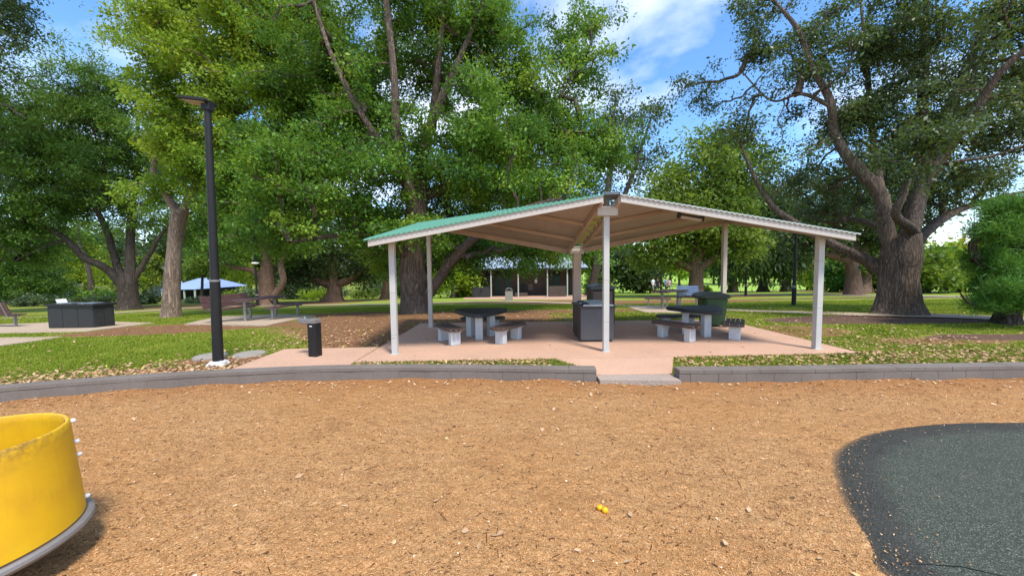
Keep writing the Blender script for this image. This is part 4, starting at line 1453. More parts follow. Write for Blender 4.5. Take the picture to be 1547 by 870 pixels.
for a in (714, 742, 783, 827, 857):
    MB().box((xl(a), -0.1, Hh / 2), (0.11, 0.11, Hh), bevel=0.01).build('veranda_post', M['cream_post'] if a > 720 else M['dark_panel'], ab)
MB().box(((xl(715) + xl(740)) / 2, 0.0, 0.48), (xl(740) - xl(715), 0.2, 0.98), bevel=0.01).build('screen_wall', M['wall_char'], ab)
MB().box(((xl(829) + xl(855)) / 2, 0.0, 0.48), (xl(855) - xl(829), 0.2, 0.98), bevel=0.01).build('screen_wall', M['wall_dark'], ab)
fy = ver + 0.3
for a, b in ((732, 740), (746, 757), (762, 772), (829, 834), (839, 850), (860, 866)):
    dr = MB().box(((xl(a) + xl(b)) / 2, fy - 0.03, Hh * 0.36), (xl(b) - xl(a), 0.05, Hh * 0.70), bevel=0.005).build('door', M['door_green'], ab)
    MB().box(((xl(a) + xl(b)) / 2, fy - 0.03, Hh * 0.85), (xl(b) - xl(a), 0.06, Hh * 0.24)).build('louvre', M['void'], dr)
MB().box(((xl(775) + xl(800)) / 2, 0.9, 0.18), (xl(793) - xl(773), 0.7, 0.36), bevel=0.02).build('seat_plinth', M['wall_dark'], ab)
MB().box((xl(790), fy - 0.25, 0.55), (0.50, 0.4, 0.9), bevel=0.01).build('water_cabinet', M['wall_char'], ab)
MB().box((xl(803), fy - 0.02, 0.78), (0.40, 0.05, 0.62), bevel=0.005).build('meter_box', M['stone_brown'], ab)
MB().box((xl(812), fy - 0.02, 1.35), (0.24, 0.03, 0.34), bevel=0.004).build('notice', M['paper'], ab)
p = G(769, 454)
tb_ = thing('litter_bin', 'square metal litter bin with curved steel cap in front of the amenities block', 'bin', p)
s_ = p.y / F
MB().box((0, 0, 7.5 * s_), (11.5 * s_, 11.5 * s_, 15 * s_), bevel=0.02).build('body', M['bin_steel'], tb_)
MB().box((0, 0, 15.6 * s_), (12 * s_, 12 * s_, 1.4 * s_), bevel=0.01).build('collar', M['crack'], tb_)
mb = MB()
for t in range(7):
    a = math.pi * t / 6
    mb.box((-5 * s_ * math.cos(a) * 0.9, 0, (16.2 + 2.6 * math.sin(a)) * s_), (2.6 * s_, 11 * s_, 0.03), ry=-(a - math.pi / 2) * -0.7)
mb.build('cap', M['steel'], tb_)


# ------------------------------------------------------------------ slim park lamp posts and other poles
def slim_lamp(label, bx, by, topy, r, collar=None, head=False, lean=0.0, mat='black_metal', group='slim park lamp posts'):
    p = G(bx, by)
    s = p.y / F
    h = (by - topy) * s
    t = thing('lamp_post', label, 'street lamp', p, 0, group)
    MB().lathe([(0, -0.1), (r * 1.35, -0.1), (r * 1.35, 0.9), (r, 0.92), (r * 0.75, h), (0, h)], seg=16).build('pole', M[mat], t, True)
    MB().lathe([(r * 1.36, 0.78), (r * 1.42, 0.8), (r * 1.42, 0.86), (r * 1.36, 0.88)], seg=16).build('base_band', M['deck'], t, True)
    if collar:
        hz = (by - collar) * s
        MB().lathe([(0, hz + 0.08), (0.22, hz + 0.06), (0.26, hz - 0.02), (0.12, hz - 0.09), (0, hz - 0.09)], seg=20).build('lantern', M['white_cap'], t, True)
    if head:
        MB().box((-0.2, 0, h), (0.55, 0.26, 0.07), bevel=0.02).build('lantern_head', M[mat], t)
    return t


slim_lamp('slim black lamp post with white collar lantern in front of twin trunks', 389, 462, 345, 0.075, collar=397.5)
slim_lamp('slim black lamp post standing between the shelter and the great spreading tree', 1199, 462, 348, 0.062, head=True)
slim_lamp('distant slim black lamp post left of the weeping conifers', 1126.5, 447.5, 380, 0.07, head=True)
slim_lamp('distant slim black lamp post beside the group of walkers', 998.5, 444, 400, 0.085, head=True)
p = G(597.5, 451)
po = MB().cyl((0, 0, -0.1), (0, 0, 31 * p.y / F), 0.075, 0.07, 14).build('marker_post', M['cream_post'], None, True)
po.location = p
tag(po, 'plain pale marker post standing on the lawn left of the big leaning trunk', 'post')

# ------------------------------------------------------------------ far buildings glimpsed at the left
s = 46.0 / F
aw = thing('shade_pavilion', 'low pavilion with pale blue sloping roof behind the pale straight trunk', 'building', (at(290, 449, 46).x, 46, float(gz(at(290, 449, 46).x, 46))))
zb = at(290, 436, 46).z - aw.location.z
zt = at(290, 421, 46).z - aw.location.z
wv = 25 * s
mb = MB()
mb.bm.faces.new([mb.bm.verts.new(v) for v in ((-wv, -2, zb), (wv, -2, zb), (wv * 0.55, 2.5, zt), (-wv * 0.55, 2.5, zt))])
mb.bm.faces.new([mb.bm.verts.new(v) for v in ((-wv, 7, zb), (wv, 7, zb), (wv * 0.55, 2.5, zt), (-wv * 0.55, 2.5, zt))])
mb.bm.faces.new([mb.bm.verts.new(v) for v in ((-wv, -2, zb), (-wv, 7, zb), (-wv * 0.55, 2.5, zt))])
mb.bm.faces.new([mb.bm.verts.new(v) for v in ((wv, -2, zb), (wv, 7, zb), (wv * 0.55, 2.5, zt))])
mb.build('roof', M['awning'], aw)
MB().box((0, 3.0, zb / 2), (wv * 1.8, 5.0, zb - 0.05)).build('wall', M['void'], aw)  # near-black box stands in for the shade beneath the roof
for q in (-1, -0.35, 0.35, 1):
    MB().box((wv * 0.95 * q, -1.8, zb / 2), (0.14, 0.14, zb), bevel=0.01).build('post', M['cream_post'], aw)


def house(label, px0, px1, pyb, pyt, Y, roofh, mat, roofm):
    a, b = at(px0, pyb, Y), at(px1, pyb, Y)
    g0 = float(gz((a.x + b.x) / 2, Y))
    zt = at(px0, pyt, Y).z
    t = thing('house', label, 'house', ((a.x + b.x) / 2, Y, g0))
    w_, h_ = b.x - a.x, zt - g0
    MB().box((0, 3, h_ / 2), (w_, 6, h_)).build('wall', mat, t)
    mb = MB()
    e = 0.5
    p = [(-w_ / 2 - e, -e, h_ - .1), (w_ / 2 + e, -e, h_ - .1), (w_ / 2 + e, 3, h_ + roofh), (-w_ / 2 - e, 3, h_ + roofh), (w_ / 2 + e, 6 + e, h_ - .1), (-w_ / 2 - e, 6 + e, h_ - .1)]
    v = [mb.bm.verts.new(q) for q in p]
    mb.bm.faces.new((v[0], v[1], v[2], v[3])); mb.bm.faces.new((v[3], v[2], v[4], v[5])); mb.bm.faces.new((v[0], v[3], v[5])); mb.bm.faces.new((v[1], v[4], v[2]))
    mb.build('roof', roofm, t)
    k = max(2, int(w_ / 3))
    for i in range(k):
        x = -w_ / 2 + (i + 0.5) * w_ / k
        wn = MB().box((x, -0.02, h_ * 0.55), (1.1, 0.06, 1.2)).build('window', M['void'], t)
        MB().box((x, -0.05, h_ * 0.55 - 0.66), (1.3, 0.12, 0.08)).build('sill', M['paper'], wn)
    return t


house('pale house with grey roof glimpsed behind the dark spreading tree', 150, 262, 440, 408, 78, 2.0, M['house_wall'], M['house_roof'])
house('white house glimpsed through foliage above the black lawn barbecue', 10, 110, 445, 415, 74, 2.0, M['house_wall'], M['house_roof'])
house('pale grey house glimpsed at far right under the great tree', 1440, 1540, 432, 412, 190, 3.0, M['house_wall'], M['house_roof'])


# ------------------------------------------------------------------ walkers on the far field
def person(label, px, pyf, h, shirt, legs, pose=0.0, facing=0.0):
    p = G(px, pyf)
    t = thing('person', label, 'person', p, facing, 'walkers on the far field')
    k = h / 1.72
    J = {'pel': (0, 0, .92), 'ab': (0, 0.01, 1.10), 'ch': (0, 0.0, 1.32), 'nk': (0, 0, 1.47), 'hd': (0, -.01, 1.58), 'tp': (0, 0, 1.70),
         'sl': (-.17, 0, 1.39), 'el': (-.23, .04, 1.13), 'wl': (-.22, -.06 - pose * .3, .90), 'hl': (-.22, -.09 - pose * .3, .82),
         'sr': (.17, 0, 1.39), 'er': (.23, .04, 1.13), 'wr': (.21, -.08, .92), 'hr': (.21, -.11, .84),
         'pl': (-.09, 0, .88), 'kl': (-.11, -.08 - pose * .2, .50), 'al': (-.11, .04 - pose * .3, .09), 'fl': (-.12, -.14 - pose * .3, .03),
         'pr': (.09, 0, .88), 'kr': (.11, 0, .50), 'ar': (.12, .10 + pose * .2, .09), 'fr': (.13, -.08 + pose * .2, .03)}
    E = [('pel', 'ab'), ('ab', 'ch'), ('ch', 'nk'), ('nk', 'hd'), ('hd', 'tp'), ('ch', 'sl'), ('sl', 'el'), ('el', 'wl'), ('wl', 'hl'), ('ch', 'sr'), ('sr', 'er'), ('er', 'wr'), ('wr', 'hr'),
         ('pel', 'pl'), ('pl', 'kl'), ('kl', 'al'), ('al', 'fl'), ('pel', 'pr'), ('pr', 'kr'), ('kr', 'ar'), ('ar', 'fr')]
    RD = {'pel': .13, 'ab': .12, 'ch': .14, 'nk': .055, 'hd': .095, 'tp': .06, 'sl': .065, 'sr': .065, 'el': .045, 'er': .045, 'wl': .03, 'wr': .03, 'hl': .035, 'hr': .035,
          'pl': .09, 'pr': .09, 'kl': .06, 'kr': .06, 'al': .04, 'ar': .04, 'fl': .035, 'fr': .035}
    names = list(J)
    me = bpy.data.meshes.new('body')
    me.from_pydata([tuple(c * k for c in J[n]) for n in names], [(names.index(a), names.index(b)) for a, b in E], [])
    ob = link('body', me, t)
    md = ob.modifiers.new('skin', 'SKIN')
    for i, n in enumerate(names):
        sv = me.skin_vertices[0].data[i]
        sv.radius = (RD[n] * k, RD[n] * k * (0.75 if n in ('pel', 'ab', 'ch') else 1))
        sv.use_root = n == 'pel'
    ob.modifiers.new('sub', 'SUBSURF').levels = 1
    dg = bpy.context.evaluated_depsgraph_get()
    me2 = bpy.data.meshes.new_from_object(ob.evaluated_get(dg))
    ob.modifiers.clear(); ob.data = me2
    skin = M['skin']
    me2.materials.clear()
    for m_ in (skin, shirt, legs): me2.materials.append(m_)
    for f in me2.polygons:
        z = f.center.z / k; f.use_smooth = True
        f.material_index = 1 if 0.95 < z < 1.46 and (abs(f.center.x) < .2 * k or z > 1.18) else (2 if 0.52 < z <= 0.95 and abs(f.center.x) < .185 * k else 0)
    MB().ball((0, .015 * k, 1.64 * k), (.098 * k, .108 * k, .09 * k), 12).build('hair', M['hair'], t, True)
    return t


M['skin'] = painted('skin', (0.42, 0.24, 0.17), 0.6, 0.1)
M['hair'] = painted('hair', (0.05, 0.035, 0.025), 0.6, 0.1)
M['cl_white'] = painted('white cloth', (0.72, 0.75, 0.82), 0.8, 0.1)
M['cl_dark'] = painted('dark cloth', (0.03, 0.03, 0.04), 0.8, 0.1)
M['cl_blue'] = painted('blue cloth', (0.08, 0.25, 0.55), 0.8, 0.1)
M['cl_pink'] = painted('pink cloth', (0.68, 0.42, 0.52), 0.8, 0.1)
M['cl_grey'] = painted('grey cloth', (0.25, 0.25, 0.28), 0.8, 0.1)
person('person in white shirt and pale shorts standing on the far field', 986.5, 443.5, 1.78, M['cl_white'], M['cl_grey'], 0.3, 0.4)
person('person in dark top and dark shorts on the far field', 993, 443.5, 1.70, M['cl_dark'], M['cl_dark'], 0.5, -0.5)
person('person in blue top and dark trousers on the far field', 1005, 443.5, 1.75, M['cl_blue'], M['cl_dark'], 0.4, 0.9)
person('person in pink top on the far field', 1010.5, 443.5, 1.66, M['cl_pink'], M['cl_grey'], 0.2, 2.6)
# ------------------------------------------------------------------ trees


# 1. the big camphor laurel behind the shelter
b = G(629, 473)
make_tree('camphor_tree', 'huge leaning green tree rising behind the left half of the shelter roof', b, [
    [(629, 473, 0, .66), (626, 440, 0, .60), (622, 400, 0, .56), (626, 350, 0, .50), (631, 300, 0, .44), (632, 262, 0, .38)],
    [(632, 266, 0, .32), (648, 198, -.2, .21), (680, 122, -.5, .15), (715, 40, -.5, .09), (740, -30, -.4, .05)],
    [(628, 330, -.2, .32), (613, 270, -.9, .22), (600, 205, -1.3, .17), (595, 110, -1.5, .13), (584, 5, -1.2, .12), (580, -70, -1.2, .05)],
    [(612, 275, -.4, .22), (575, 215, -1.0, .15), (553, 184, -1.3, .13), (520, 125, -1.5, .10), (492, 60, -1.6, .08), (468, -20, -1.6, .05)],
    [(640, 456, 0, .24), (660, 425, -.2, .24), (688, 388, -.6, .21), (726, 352, -1.2, .18), (790, 318, -2.0, .14), (850, 300, -2.5, .08)],
    [(634, 300, .2, .28), (700, 268, .3, .16), (770, 212, .6, .12), (830, 165, .7, .08), (885, 85, .8, .04)],
    [(622, 365, .1, .24), (560, 332, .6, .19), (500, 305, 1.2, .14), (430, 285, 1.6, .07)],
    [(622, 390, -.2, .19), (580, 362, -1.0, .14), (520, 355, -1.8, .1), (440, 365, -2.4, .05)],
    [(652, 195, .2, .2), (660, 120, -.4, .15), (668, 40, -.8, .09), (672, -40, -1, .04)],
], [
    (600, 30, .3, 120, 95, 150), (700, 50, .5, 75, 85, 130), (500, 90, -.3, 90, 95, 130), (560, 210, -.9, 95, 80, 110), (700, 200, -1.0, 95, 85, 140),
    (790, 150, 1, 75, 75, 130), (882, 75, 1.2, 42, 68, 76), (850, 210, .6, 80, 75, 140), (800, 285, -1.0, 90, 48, 120), (650, 300, 1.8, 90, 55, 90),
    (480, 280, -1.8, 100, 75, 150), (420, 325, -.5, 80, 50, 85), (545, 335, -1.4, 85, 46, 90), (640, 385, 2.6, 80, 30, 60), (730, 376, .6, 110, 24, 80),
    (760, 60, 1.0, 50, 60, 70), (440, 210, 1.0, 70, 60, 80), (830, 376, 1.2, 60, 18, 34), (705, 300, 2.5, 80, 60, 80), (545, 130, 1.6, 110, 90, 120), (640, 130, 2.2, 120, 110, 120),
    (770, 220, 3.0, 100, 90, 110), (360, 300, 1.0, 60, 60, 70), (400, 260, 2.0, 70, 60, 70)],
    rs=0.85, leaf='camphor', bark='bark_grey', bough=0.85, per=150, L=0.10, ratio=0.58, crad=0.40, flare=0.1, lvbase=0.55, clvar=0.22, sides=24, dens=1.0)

# 2. the great spreading tree at the right
b = G(1357, 475)
make_tree('spreading_tree', 'great grey trunked spreading tree standing right of the shelter in a mulch bed', b, [
    [(1357, 475, 0.00, .74), (1357, 452, 0.00, .68), (1357, 420, 0.00, .66), (1360, 390, 0.00, .70), (1364, 355, 0.00, .60)],
    [(1362, 446, 0.25, .40), (1342, 415, 0.22, .37), (1317, 397, 0.44, .29), (1290, 384, 0.48, .25), (1252, 366, 0.56, .22), (1205, 340, 0.81, .18), (1168, 312, 0.88, .14), (1140, 268, 1.08, .09), (1118, 215, 1.28, .05)],
    [(1350, 385, 0.00, .34), (1338, 345, 0.02, .30), (1328, 290, -0.10, .27), (1292, 250, 0.14, .24), (1262, 205, 0.38, .2), (1254, 152, 0.23, .16), (1226, 100, 0.43, .12), (1205, 45, 0.61, .1), (1172, 5, 1.00, .06)],
    [(1384, 356, -0.05, .22), (1374, 344, -0.50, .20), (1353, 325, -0.90, .16), (1362, 300, -1.10, .14), (1373, 272, -1.10, .10)],
    [(1366, 375, 0.00, .40), (1386, 305, 0.10, .33), (1397, 255, 0.20, .29), (1393, 180, 0.30, .22), (1396, 90, 0.40, .16), (1400, -10, 0.50, .09)],
    [(1396, 265, 0.20, .27), (1424, 190, 0.40, .22), (1452, 120, 0.60, .18), (1482, 60, 0.80, .13), (1520, 0, 1.00, .09)],
    [(1396, 280, 0.10, .25), (1440, 212, -0.40, .21), (1478, 160, -0.80, .17), (1508, 112, -1.20, .13), (1560, 66, -1.60, .09)],
    [(1374, 378, 0.20, .28), (1408, 342, 0.70, .22), (1452, 316, 1.30, .17), (1505, 300, 1.80, .12), (1570, 285, 2.20, .07)],
    [(1338, 345, 0.52, .16), (1290, 332, 1.58, .12), (1245, 335, 2.59, .09), (1205, 318, 3.61, .05)],
    [(1254, 160, 0.23, .11), (1210, 142, 0.62, .08), (1165, 152, 1.13, .05), (1120, 108, 1.74, .03)],
    [(1330, 290, -0.14, .17), (1318, 200, 0.78, .13), (1310, 100, 1.32, .1), (1300, 0, 1.90, .05)],
    [(1380, 262, -1.20, .07), (1430, 247, -2.00, .05), (1500, 236, -2.60, .04), (1560, 215, -3.00, .02)],
], [
    (1380, 30, 0.00, 120, 80, 190), (1480, 60, 0.60, 90, 90, 160), (1260, 60, 0.62, 80, 80, 110), (1330, 150, 0.36, 90, 80, 150), (1440, 170, 0.60, 100, 80, 150),
    (1520, 200, -0.80, 70, 70, 90), (1250, 190, 0.80, 60, 70, 80), (1330, 240, 1.36, 80, 55, 105), (1470, 260, 1.00, 90, 45, 105), (1200, 110, 0.70, 50, 60, 50),
    (1150, 60, 1.40, 55, 55, 42), (1110, 130, 1.72, 40, 36, 20), (1240, 285, 1.98, 70, 45, 66), (1190, 250, 0.88, 50, 50, 42), (1120, 190, 1.54, 50, 34, 26),
    (1300, 325, 2.70, 60, 28, 44), (1420, 305, 1.80, 60, 30, 56), (1540, 320, 2.20, 40, 30, 30), (1400, 210, -2.00, 60, 50, 44), (1060, 118, 2.42, 36, 22, 12), (1530, 10, 0.00, 50, 50, 60), (1160, 20, 1.42, 60, 30, 32), (1520, 120, 1.00, 50, 50, 50)],
    rs=0.64, leaf='dark', bark='bark_grey', bough=0.5, per=72, L=0.086, ratio=0.5, crad=0.32, flare=0.28, lvbase=0.6, clvar=0.22, sides=32, twig=0.0095, lumpy=0.06, power=0.55)

# 3. pale straight trunk with sunlit yellow-green crown, left of the lamp post
b = G(258, 480)
make_tree('pale_trunk_tree', 'pale furrowed straight trunk with sunlit yellow green crown left of the lamp post', b, [
    [(258, 480, 0, .36), (260, 440, 0, .315), (262, 400, 0, .30), (267, 350, 0, .30), (273, 318, 0, .32)],
    [(270, 322, 0, .2), (248, 290, .2, .16), (232, 258, .4, .13), (244, 220, .4, .11), (262, 190, .2, .09), (250, 120, 0, .05)],
    [(275, 322, 0, .2), (292, 288, .3, .16), (312, 240, .5, .13), (340, 180, .4, .11), (372, 100, 0, .08), (385, 10, -.5, .05)],
    [(314, 240, .5, .11), (345, 215, -.2, .11), (356, 262, .0, .09), (390, 300, .3, .07), (440, 312, .4, .04)],
    [(340, 180, .4, .1), (400, 150, -.5, .08), (470, 110, -1.0, .04)],
], [
    (300, 130, -.4, 95, 95, 210), (390, 90, -.8, 100, 95, 220), (268, 240, -.5, 44, 34, 60), (440, 160, -.6, 80, 80, 140), (330, 30, -.4, 130, 60, 160), (235, 60, 0, 45, 50, 60),
    (420, 20, -.5, 90, 60, 130), (345, 220, .6, 70, 60, 90), (480, 90, .4, 60, 90, 110), (420, 240, -.3, 65, 55, 80), (300, -20, 0, 130, 40, 80), (245, 180, -.2, 42, 55, 66), (345, 250, -.5, 40, 36, 46), (370, 290, .8, 60, 40, 46), (310, 200, -.9, 70, 55, 80), (238, 275, .3, 26, 26, 24), (312, 285, -.2, 26, 20, 20)],
    rs=0.9, leaf='yellow', bark='bark_pale', bough=0.7, per=110, L=0.11, ratio=0.55, crad=0.38, flare=0.2, lvbase=0.56, clvar=0.22, sides=20)

# 4. dark spreading tree on the left
b = G(194, 468)
make_tree('dark_spreading_tree', 'dark spreading tree with three thick limbs behind the black lawn barbecue', b, [
    [(194, 468, 0, .80), (193, 450, 0, .74), (192, 430, 0, .74), (193, 412, 0, .62)],
    [(184, 430, 0, .36), (160, 405, -.4, .34), (128, 390, -.9, .30), (100, 362, -1.3, .25), (55, 335, -1.8, .17), (-10, 315, -2.4, .08)],
    [(184, 420, 0, .34), (172, 385, 0, .30), (160, 345, -.2, .25), (128, 290, -.5, .18), (75, 240, -1, .11), (30, 180, -1.4, .05)],
    [(196, 418, 0, .42), (197, 360, .3, .34), (201, 300, .5, .26), (210, 235, .7, .17), (205, 160, .8, .08)],
    [(204, 420, .2, .26), (225, 385, .5, .2), (252, 345, .8, .12), (290, 320, 1.2, .06)],
    [(100, 362, -1.3, .16), (70, 372, -1.8, .1), (20, 395, -2.4, .05)],
    [(150, 330, -.2, .12), (160, 180, -.6, .1), (130, 150, -1, .06), (110, 135, -1.2, .04), (50, 115, -1.4, .03), (-20, 140, -1.6, .02)],
], [
    (60, 230, -1, 95, 80, 260), (150, 225, -.6, 80, 75, 210), (30, 140, -1.4, 55, 55, 70), (120, 300, -.6, 80, 40, 90), (20, 320, -2, 70, 50, 130), (228, 315, .8, 54, 44, 70),
    (190, 165, .6, 65, 60, 110), (-30, 230, -1.5, 60, 90, 110), (10, 375, -1, 60, 36, 60), (130, 125, -1, 60, 36, 50), (215, 250, .8, 45, 60, 80), (100, 265, 1.6, 110, 60, 110), (100, 170, 1.2, 80, 50, 70)],
    rs=0.66, leaf='feather', bark='bark_dark', bough=1.15, per=150, L=0.13, ratio=0.45, crad=0.52, flare=0.2, lvbase=0.52, clvar=0.22, sides=20, droop=0.35)
# thin outer branches that come into view at the top left
b = G(-60, 476)
make_tree('overhanging_tree', 'sparse dark tree reaching thin branches into the blue sky at the top left', b, [
    [(-60, 476, 0, .4), (-70, 300, 0, .34), (-60, 150, -.6, .26), (-50, 60, -1.2, .18)],
    [(-60, 120, -.6, .06), (-20, 70, -2, .03), (5, 30, -2.4, .015)],
    [(-50, 60, -1.2, .12), (60, -30, -2.4, .08), (180, -40, -3.5, .05), (260, -10, -4, .03), (300, 18, -4.2, .015)],
    [(-60, 170, -.6, .08), (0, 158, -1.5, .05), (40, 180, -2, .02)],
], [(8, 30, -2.5, 40, 42, 80), (-40, 90, -1.5, 40, 60, 60), (300, 5, -4.2, 42, 16, 22), (-60, 250, -1, 50, 70, 70), (240, -30, -4, 60, 20, 24), (40, -40, -3, 60, 30, 30)],
    leaf='dark', bark='bark_dark', per=60, L=0.12, ratio=0.5, crad=0.4)

# 5. twin trunks behind the left picnic setting
b = G(404, 461)
make_tree('twin_trunk_tree', 'brown tree forking near the ground behind the picnic table and white collared lamp', b, [
    [(404, 461, 0, .62), (404, 445, 0, .56), (403, 425, 0, .50), (404, 395, 0, .42), (408, 360, .2, .34)],
    [(412, 452, -.2, .3), (428, 425, -.3, .24), (424, 398, -.3, .2), (436, 375, -.2, .14), (460, 350, 0, .08)],
    [(398, 420, 0, .26), (380, 408, 0, .2), (355, 404, -.2, .15), (320, 392, -.6, .09)],
    [(404, 400, 0, .26), (390, 350, 0, .2), (370, 320, 0, .12)],
], [(400, 330, 0, 80, 42, 90), (345, 370, -.4, 55, 32, 50), (460, 345, 0, 60, 38, 55), (400, 290, .4, 80, 40, 60), (320, 335, .5, 55, 44, 70), (430, 385, 1.5, 45, 22, 26), (300, 300, 2, 60, 50, 60), (355, 300, 2, 60, 50, 60)],
    leaf='camphor', bark='bark_red', per=66, L=0.19, ratio=0.55, crad=0.7, flare=0.3, lvbase=0.4)

# 6... trees farther off, each with its own crown
auto_tree('dense_tree', 'dark dense tree with a fluted brown trunk left of the pale marker post', 504, 456, [(505, 380, 0, 85, 44, 140), (450, 405, .5, 45, 36, 60), (560, 400, .8, 45, 34, 60), (500, 330, .5, 80, 40, 80), (520, 415, 2, 62, 20, 46)], .72,
          leaf='dark', bark='bark_red', per=64, L=0.24, ratio=0.55, crad=0.9, lvbase=0.45)
auto_tree('slender_tree', 'slender brown trunked tree seen right behind the front left shelter post', 580, 452, [(580, 395, 0, 30, 30, 36), (600, 360, 1, 40, 34, 40)], .36, leaf='camphor', bark='bark_red', per=50, L=0.24, ratio=0.5, crad=0.8)
auto_tree('lime_tree', 'lime green tree glowing between the black barbecue and the dark spreading trunk', 120, 452, [(110, 398, -3, 62, 34, 110), (150, 420, -3, 45, 22, 50), (66, 408, -3, 40, 28, 56)], .2, leaf='bright', bark='bark_dark', per=60, L=0.22, ratio=0.5, crad=0.8, lvbase=0.78)
auto_tree('leafy_tree', 'mid green leafy tree filling in behind the limbs of the dark spreading tree', 140, 453, [(120, 345, 1, 70, 24, 50), (70, 345, 1, 50, 34, 50)], .34, leaf='olive', bark='bark_dark', per=70, L=0.26, ratio=0.5, crad=0.9, lvbase=0.32)
auto_tree('leafy_tree', 'green leafy tree closing the gap right of the pale straight trunk', 318, 452, [(318, 370, 2, 40, 34, 60), (300, 340, 2, 36, 22, 30), (345, 345, 2, 40, 24, 36)], .26, leaf='camphor', bark='bark_dark', per=64, L=0.26, ratio=0.5, crad=0.85, lvbase=0.35)
auto_tree('dark_shrub_tree', 'dark green low branched tree behind the far left bench', 18, 460, [(15, 410, 0, 66, 44, 150), (-40, 400, 0, 60, 50, 90), (62, 432, .5, 44, 22, 60), (40, 370, 1, 60, 34, 70)], .3, leaf='feather', bark='bark_dark', per=95, L=0.2, ratio=0.5, crad=0.8, lvbase=0.3)
auto_tree('lime_tree', 'small bright tree framed between the dark spreading trunk and the pale trunk', 228, 452, [(224, 418, 0, 26, 24, 40), (236, 398, 0, 20, 18, 22)], .14, leaf='bright', bark='bark_dark', per=50, L=0.2, ratio=0.5, crad=0.7, lvbase=0.75)
auto_tree('small_tree', 'small dark stemmed tree in front of the pale blue pavilion roof', 303, 457, [(300, 402, 0, 28, 14, 30), (325, 392, 0, 28, 16, 30)], .14, leaf='olive', bark='bark_dark', per=50, L=0.24, ratio=0.5, crad=0.8)
auto_tree('lime_tree', 'yellow lime tree just right of the tall black lamp post', 352, 450, [(352, 408, 0, 32, 26, 46), (376, 422, .5, 18, 18, 18), (345, 430, .5, 22, 14, 18)], .16, leaf='bright', bark='bark_dark', per=52, L=0.22, ratio=0.5, crad=0.75, lvbase=0.78)
auto_tree('olive_tree', 'olive green loose tree behind the forked brown trunk', 440, 452, [(440, 412, 1, 34, 30, 50), (470, 395, 1, 30, 26, 36)], .24, leaf='olive', bark='bark_dark', per=50, L=0.24, ratio=0.5, crad=0.8)
auto_tree('lime_tree', 'bright green tree seen between the leaning trunk and the amenities block', 684, 450, [(684, 405, 0, 34, 32, 66), (662, 425, .5, 24, 22, 30), (712, 425, .5, 20, 18, 20)], .22, leaf='bright', bark='bark_grey', per=56, L=0.26, ratio=0.5, crad=0.85, lvbase=0.42)
auto_tree('backing_tree', 'deep green tree standing close behind the amenities block roof', 800, 447, [(800, 350, 4, 75, 46, 90), (720, 372, 5, 50, 34, 50), (770, 300, 5, 70, 46, 60)], .5, leaf='camphor', bark='bark_grey', per=56, L=0.3, ratio=0.55, crad=1.1, lvbase=0.35)
auto_tree('branchy_tree', 'dark branchy tree rising behind the peak of the shelter roof', 893, 446, [(930, 200, 2, 46, 60, 60), (965, 245, 2, 50, 50, 60), (900, 300, 2, 60, 60, 70), (985, 175, 2, 30, 26, 20), (870, 350, 2, 50, 40, 50), (930, 145, 2, 22, 16, 9)], .5,
          leaf='dark', bark='bark_dark', per=52, L=0.26, ratio=0.55, crad=0.95, lvbase=0.5, power=0.6)
auto_tree('rounded_tree', 'low rounded dark green tree left of the group of walkers', 966, 443, [(958, 412, 0, 32, 28, 90), (940, 400, 1, 24, 20, 40), (978, 425, 0, 16, 14, 26)], .35, leaf='dark', bark='bark_dark', per=60, L=0.36, ratio=0.55, crad=1.1, lvbase=0.5)
auto_tree('broad_tree', 'broad leafy tree with fluted trunk behind the far picnic setting', 1050, 449, [(1050, 330, 0, 90, 46, 150), (1075, 270, .5, 90, 46, 120), (1000, 380, 0, 46, 26, 50), (1105, 365, -.5, 50, 30, 55), (1010, 310, .5, 50, 40, 60), (1090, 225, 1, 60, 30, 50), (1040, 385, 2, 46, 18, 30)], .6,
          leaf='olive', bark='bark_red', per=80, L=0.25, ratio=0.55, crad=0.95, lvbase=0.5, flare=0.22)
for i, (x, y, cx, cy, rx, rz, lab) in enumerate(((1107, 442, 1110, 395, 42, 40, 'weeping dark conifer nearest the rear right shelter post'), (1152, 441, 1152, 390, 34, 36, 'weeping conifer in the middle of the row beyond the lawn'), (1187, 441, 1186, 385, 36, 40, 'weeping dark conifer nearest the slim lamp post right of the shelter'))):
    auto_tree('weeping_conifer', lab, x, y, [(cx, cy - 6, 0, rx, rz - 8, 110), (cx, cy - 34, 0, rx * .8, rz * .9, 80), (cx, cy - 72, 0, rx * .6, rz * .9, 50)], .42, leaf='cypress', bark='bark_dark', per=60, L=0.5, ratio=0.22, crad=1.1, droop=1.3, flat=1.2, group='weeping conifers beyond the lawn', up=0.2)
auto_tree('gold_tree', 'golden yellow autumn tree left of the slim lamp post', 1222, 438, [(1218, 408, 0, 24, 18, 46), (1238, 416, 0, 18, 16, 30)], .25, leaf='gold', bark='bark_dark', per=46, L=0.42, ratio=0.55, crad=1.2)
auto_tree('lime_tree', 'lime green tree right of the golden autumn tree', 1244, 438, [(1246, 414, -2, 20, 16, 36), (1232, 422, -2, 16, 10, 18)], .22, leaf='bright', bark='bark_dark', per=46, L=0.4, ratio=0.55, crad=1.1)
b = G(1290, 446)
auto_tree('stout_tree', 'stout brown trunked tree seen beyond the long low limb of the great tree', 1290, 446, [(1270, 340, 0, 80, 42, 90), (1330, 350, 0, 60, 40, 60), (1210, 365, 0, 50, 26, 40), (1300, 290, 1, 90, 46, 70)], .56, leaf='dark', bark='bark_red', per=70, L=0.27, ratio=0.55, crad=1.0, flare=0.25)
